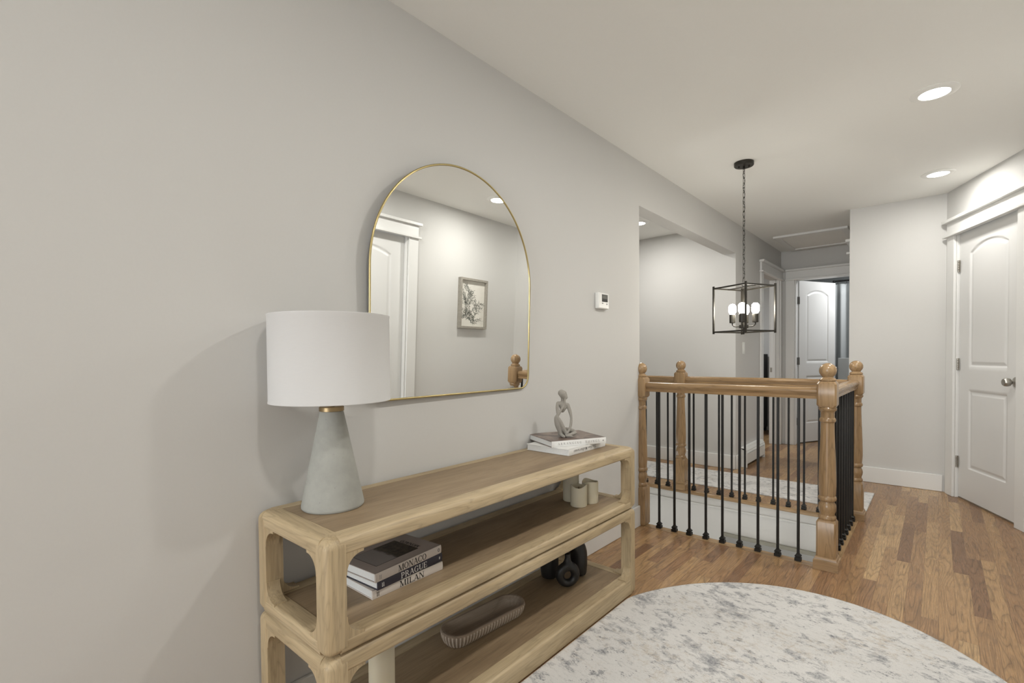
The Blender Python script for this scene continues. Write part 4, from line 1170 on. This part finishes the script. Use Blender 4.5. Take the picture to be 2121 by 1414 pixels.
# ================================================================== CHANDELIER
ch = empty('lantern_chandelier', (0.503, 3.462, CZ)); tag(ch, 'black open-cube lantern chandelier with four lit bulbs hanging over the stairs', 'chandelier')
bm = bm_new(); lathe(bm, [(0.060, -0.0005), (0.060, -0.020), (0.057, -0.024), (0.008, -0.025)], 48); obj('canopy', bm, M['bronze'], ch)
for s in (-1, 1):
    bm = bm_new(); lathe(bm, [(0.004, -0.024), (0.005, -0.026), (0.005, -0.031), (0.003, -0.033)], 12, (0.028*s, 0.012*s, 0)); obj('canopy_screw', bm, M['bronze'], ch)
bm = bm_new(); lathe(bm, [(0.006, -0.024), (0.006, -0.034), (0.010, -0.040), (0.006, -0.044)], 16); obj('hook', bm, M['bronze'], ch)
LT, LB = 1.572-CZ, 1.270-CZ
HQ = 0.131
rzl = radians(16.2-45+3)   # diagonal of the cube along the picture
# chain links
zc = -0.044; pitch_ = 0.0300; k = 0
nl = int((abs(LT)-0.050-0.02)/pitch_)
pitch_ = (abs(LT)-0.062)/nl
lk = None
bm = bm_new(); pts = []
a_, b2_ = 0.0062, 0.0125
for q in range(24):
    t = 2*pi*q/24; zz = (b2_ if sin(t) > 0 else -b2_)+a_*sin(t); pts.append((a_*cos(t), 0, zz))
tube(bm, pts, 0.0015, 8, closed=True)
lk = obj('chain_link', bm, M['bronze'], ch)
for k in range(nl):
    l_ = lk if k == 0 else lk.copy()
    if k: COL.objects.link(l_); l_.parent = ch
    l_.location = (0, 0, -0.056-k*pitch_); l_.rotation_euler = (0, 0, radians(45 if k % 2 else -45)+0.2)
bm = bm_new(); n_ = 60
tube(bm, [(0.006*cos(q*0.9), 0.006*sin(q*0.9), -0.03-(abs(LT)-0.06)*q/n_) for q in range(n_+1)], 0.0016, 8); obj('wire', bm, M['black'], ch)
# cage
R4 = Matrix.Rotation(rzl, 4, 'Z')
def bar(name, x0, x1, y0, y1, z0, z1):
    bm = bx(x0, x1, y0, y1, z0, z1); bmesh.ops.transform(bm, matrix=R4, verts=bm.verts[:]); return obj(name, bm, M['bronze'], ch, bevel=0.001, bseg=1)
q_ = 0.0055
for sx in (-1, 1):
    for sy in (-1, 1): bar('corner_bar', sx*HQ-q_, sx*HQ+q_, sy*HQ-q_, sy*HQ+q_, LB-0.012, LT+0.008)
for z in (LT-0.008, LB):
    for s in (-1, 1):
        bar('frame_bar', -HQ+q_, HQ-q_, s*HQ-0.004, s*HQ+0.004, z-0.004, z+0.006)
        bar('frame_bar', s*HQ-0.004, s*HQ+0.004, -HQ+q_, HQ-q_, z-0.004, z+0.006)
bar('top_crossbar', -HQ, HQ, -0.004, 0.004, LT-0.011, LT-0.004)
bm = bm_new(); lathe(bm, [(0.006, LT-0.004), (0.008, LT-0.010), (0.0045, LT-0.014), (0.0045, LB+0.050), (0.006, LB+0.046), (0.028, LB+0.045), (0.029, LB+0.043), (0.029, LB+0.026), (0.027, LB+0.024), (0.006, LB+0.022), (0.005, LB-0.014), (0.003, LB-0.018)], 32); obj('centre_stem', bm, M['bronze'], ch)
bm = bm_new(); tube(bm, [(0.010*cos(a), 0, LT+0.006+0.010*sin(a)) for a in [2*pi*q/20 for q in range(20)]], 0.002, 8, closed=True); obj('top_loop', bm, M['bronze'], ch)
for k in range(4):
    a = rzl+pi/2*k+radians(33); cx_, cy_ = 0.070*cos(a), 0.070*sin(a)
    bm = bm_new(); tube(bm, [(0.026*cos(a), 0.026*sin(a), LB+0.034), (0.050*cos(a), 0.050*sin(a), LB+0.034), (0.061*cos(a), 0.061*sin(a), LB+0.038), (0.070*cos(a), 0.070*sin(a), LB+0.048), (0.070*cos(a), 0.070*sin(a), LB+0.066)], 0.0038, 10)
    arm = obj('arm', bm, M['bronze'], ch)
    bm = bm_new(); lathe(bm, [(0.004, LB+0.058), (0.017, LB+0.060), (0.0185, LB+0.062), (0.0185, LB+0.116), (0.015, LB+0.118)], 28, (cx_, cy_, 0)); obj('socket', bm, M['bronze'], arm)
    bm = bm_new(); pr = [(0.012, LB+0.114), (0.016, LB+0.121), (0.0235, LB+0.136), (0.0235, LB+0.164)]
    for q in range(1, 9):
        t = pi/2*q/8; pr.append((max(0.0235*cos(t), 0.0004), LB+0.164+0.024*sin(t)))
    lathe(bm, pr, 24, (cx_, cy_, 0)); obj('bulb', bm, M['bulb'], arm, label='lit tubular bulb')

# ================================================================== FRAMED PRINT (right wall, seen in the mirror)
pic = empty('framed_print', (RX, 3.442, 1.515)); tag(pic, 'grey wooden framed botanical line print on the right wall, seen in the mirror', 'picture')
hy, hz = 0.190, 0.243; fwid = 0.022
bm = bm_new()
for a in ((-hy, hy, hz-fwid, hz), (-hy, hy, -hz, -hz+fwid), (-hy, -hy+fwid, -hz+fwid, hz-fwid), (hy-fwid, hy, -hz+fwid, hz-fwid)): box(bm, -0.040, -0.0005, *a)
obj('frame', bm, M['greyframe'], pic, bevel=0.001, bseg=1)
obj('print', bx(-0.012, -0.004, -hy+fwid, hy-fwid, -hz+fwid, hz-fwid), M['artpaper'], pic)
bm = bm_new()
def leafq(y, z, a, L_, w_):
    c, s = cos(a), sin(a)
    P_ = [(0, 0), (0.35*L_, w_), (L_, 0), (0.35*L_, -w_)]
    prism(bm, [(y+px*c-py*s, z+px*s+py*c) for px, py in P_], 0, -0.0128, -0.0121)
rr = random.Random(3)
def branch(y, z, a, L_, dep):
    n = max(3, int(L_/0.014)); 
    for k in range(n):
        a += rr.uniform(-0.22, 0.22); y2, z2 = y+cos(a)*L_/n, z+sin(a)*L_/n
        leafq(y, z, a, L_/n, 0.0008)
        for s in (-1, 1):
            if rr.random() < 0.8: leafq(y2, z2, a+s*rr.uniform(0.5, 1.3), rr.uniform(0.012, 0.03), rr.uniform(0.0015, 0.0035))
        if dep and rr.random() < 0.45 and abs(y2) < 0.10: branch(y2, z2, a+rr.choice((-1, 1))*rr.uniform(0.6, 1.2), L_*0.42, dep-1)
        y, z = y2, z2
        if abs(y) > 0.15 or z > 0.19: break
branch(0.01, -0.21, pi/2+0.05, 0.38, 2); branch(0.03, -0.21, pi/2, 0.26, 1); branch(-0.01, -0.20, pi/2+0.15, 0.33, 1)
obj('line_drawing', bm, M['artink'], pic, smooth=0)

# ================================================================== BATHROOM BITS, BEDROOM BIT
cu = empty('shower_curtain', (0.62, 7.90, 0)); tag(cu, 'grey shower curtain on a dark rod in the bathroom doorway', 'curtain')
bm = bm_new(); n = 120; rows = []
for iz in range(14):
    z = 0.12+(2.055-0.12)*iz/13; row = []
    for i in range(n+1):
        x = -0.20+0.75*i/n; y = 0.022*sin(i/n*2*pi*7.3)+0.010*sin(i*0.31+z*1.2)
        row.append(bm.verts.new((x, y*(1.15-0.3*z/2), z)))
    rows.append(row)
for r0_, r1_ in zip(rows, rows[1:]):
    for i in range(n): bm.faces.new((r0_[i], r0_[i+1], r1_[i+1], r1_[i]))
o = obj('curtain_cloth', bm, M['curtain'], cu, smooth=80); sm = o.modifiers.new('thick', 'SOLIDIFY'); sm.thickness = 0.003
bm = bm_new(); tube(bm, [(-0.215, 0, 2.098), (1.17, 0, 2.098)], 0.011, 16); ball(bm, (-0.215, 0, 2.098), 0.016, 16); obj('rod', bm, M['black'], cu, label='dark curtain rod')
for k in range(8):
    x = -0.17+0.102*k; bm = bm_new(); tube(bm, [(x, 0.016*cos(a), 2.082+0.024*sin(a)) for a in [2*pi*q/16 for q in range(16)]], 0.002, 6, closed=True); obj('curtain_ring', bm, M['black'], cu)
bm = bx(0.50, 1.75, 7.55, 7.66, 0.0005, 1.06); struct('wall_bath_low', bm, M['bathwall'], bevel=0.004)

e = empty('dresser', (-1.35, 7.60, 0)); tag(e, 'dark tall dresser glimpsed through the narrow left doorway', 'dresser')
obj('body', bx(-0.55, 0.95, -0.25, 0.25, 0.06, 1.12), M['dark'], e, bevel=0.004)
for k in range(4):
    d = obj('drawer', bx(-0.53, 0.93, -0.268, -0.25, 0.09+0.255*k, 0.33+0.255*k), M['dark'], e, bevel=0.003)
for sx in (-0.52, 0.92):
    for sy in (-0.22, 0.22): obj('leg', bx(sx-0.02, sx+0.02, sy-0.02, sy+0.02, 0.0005, 0.06), M['dark'], e)
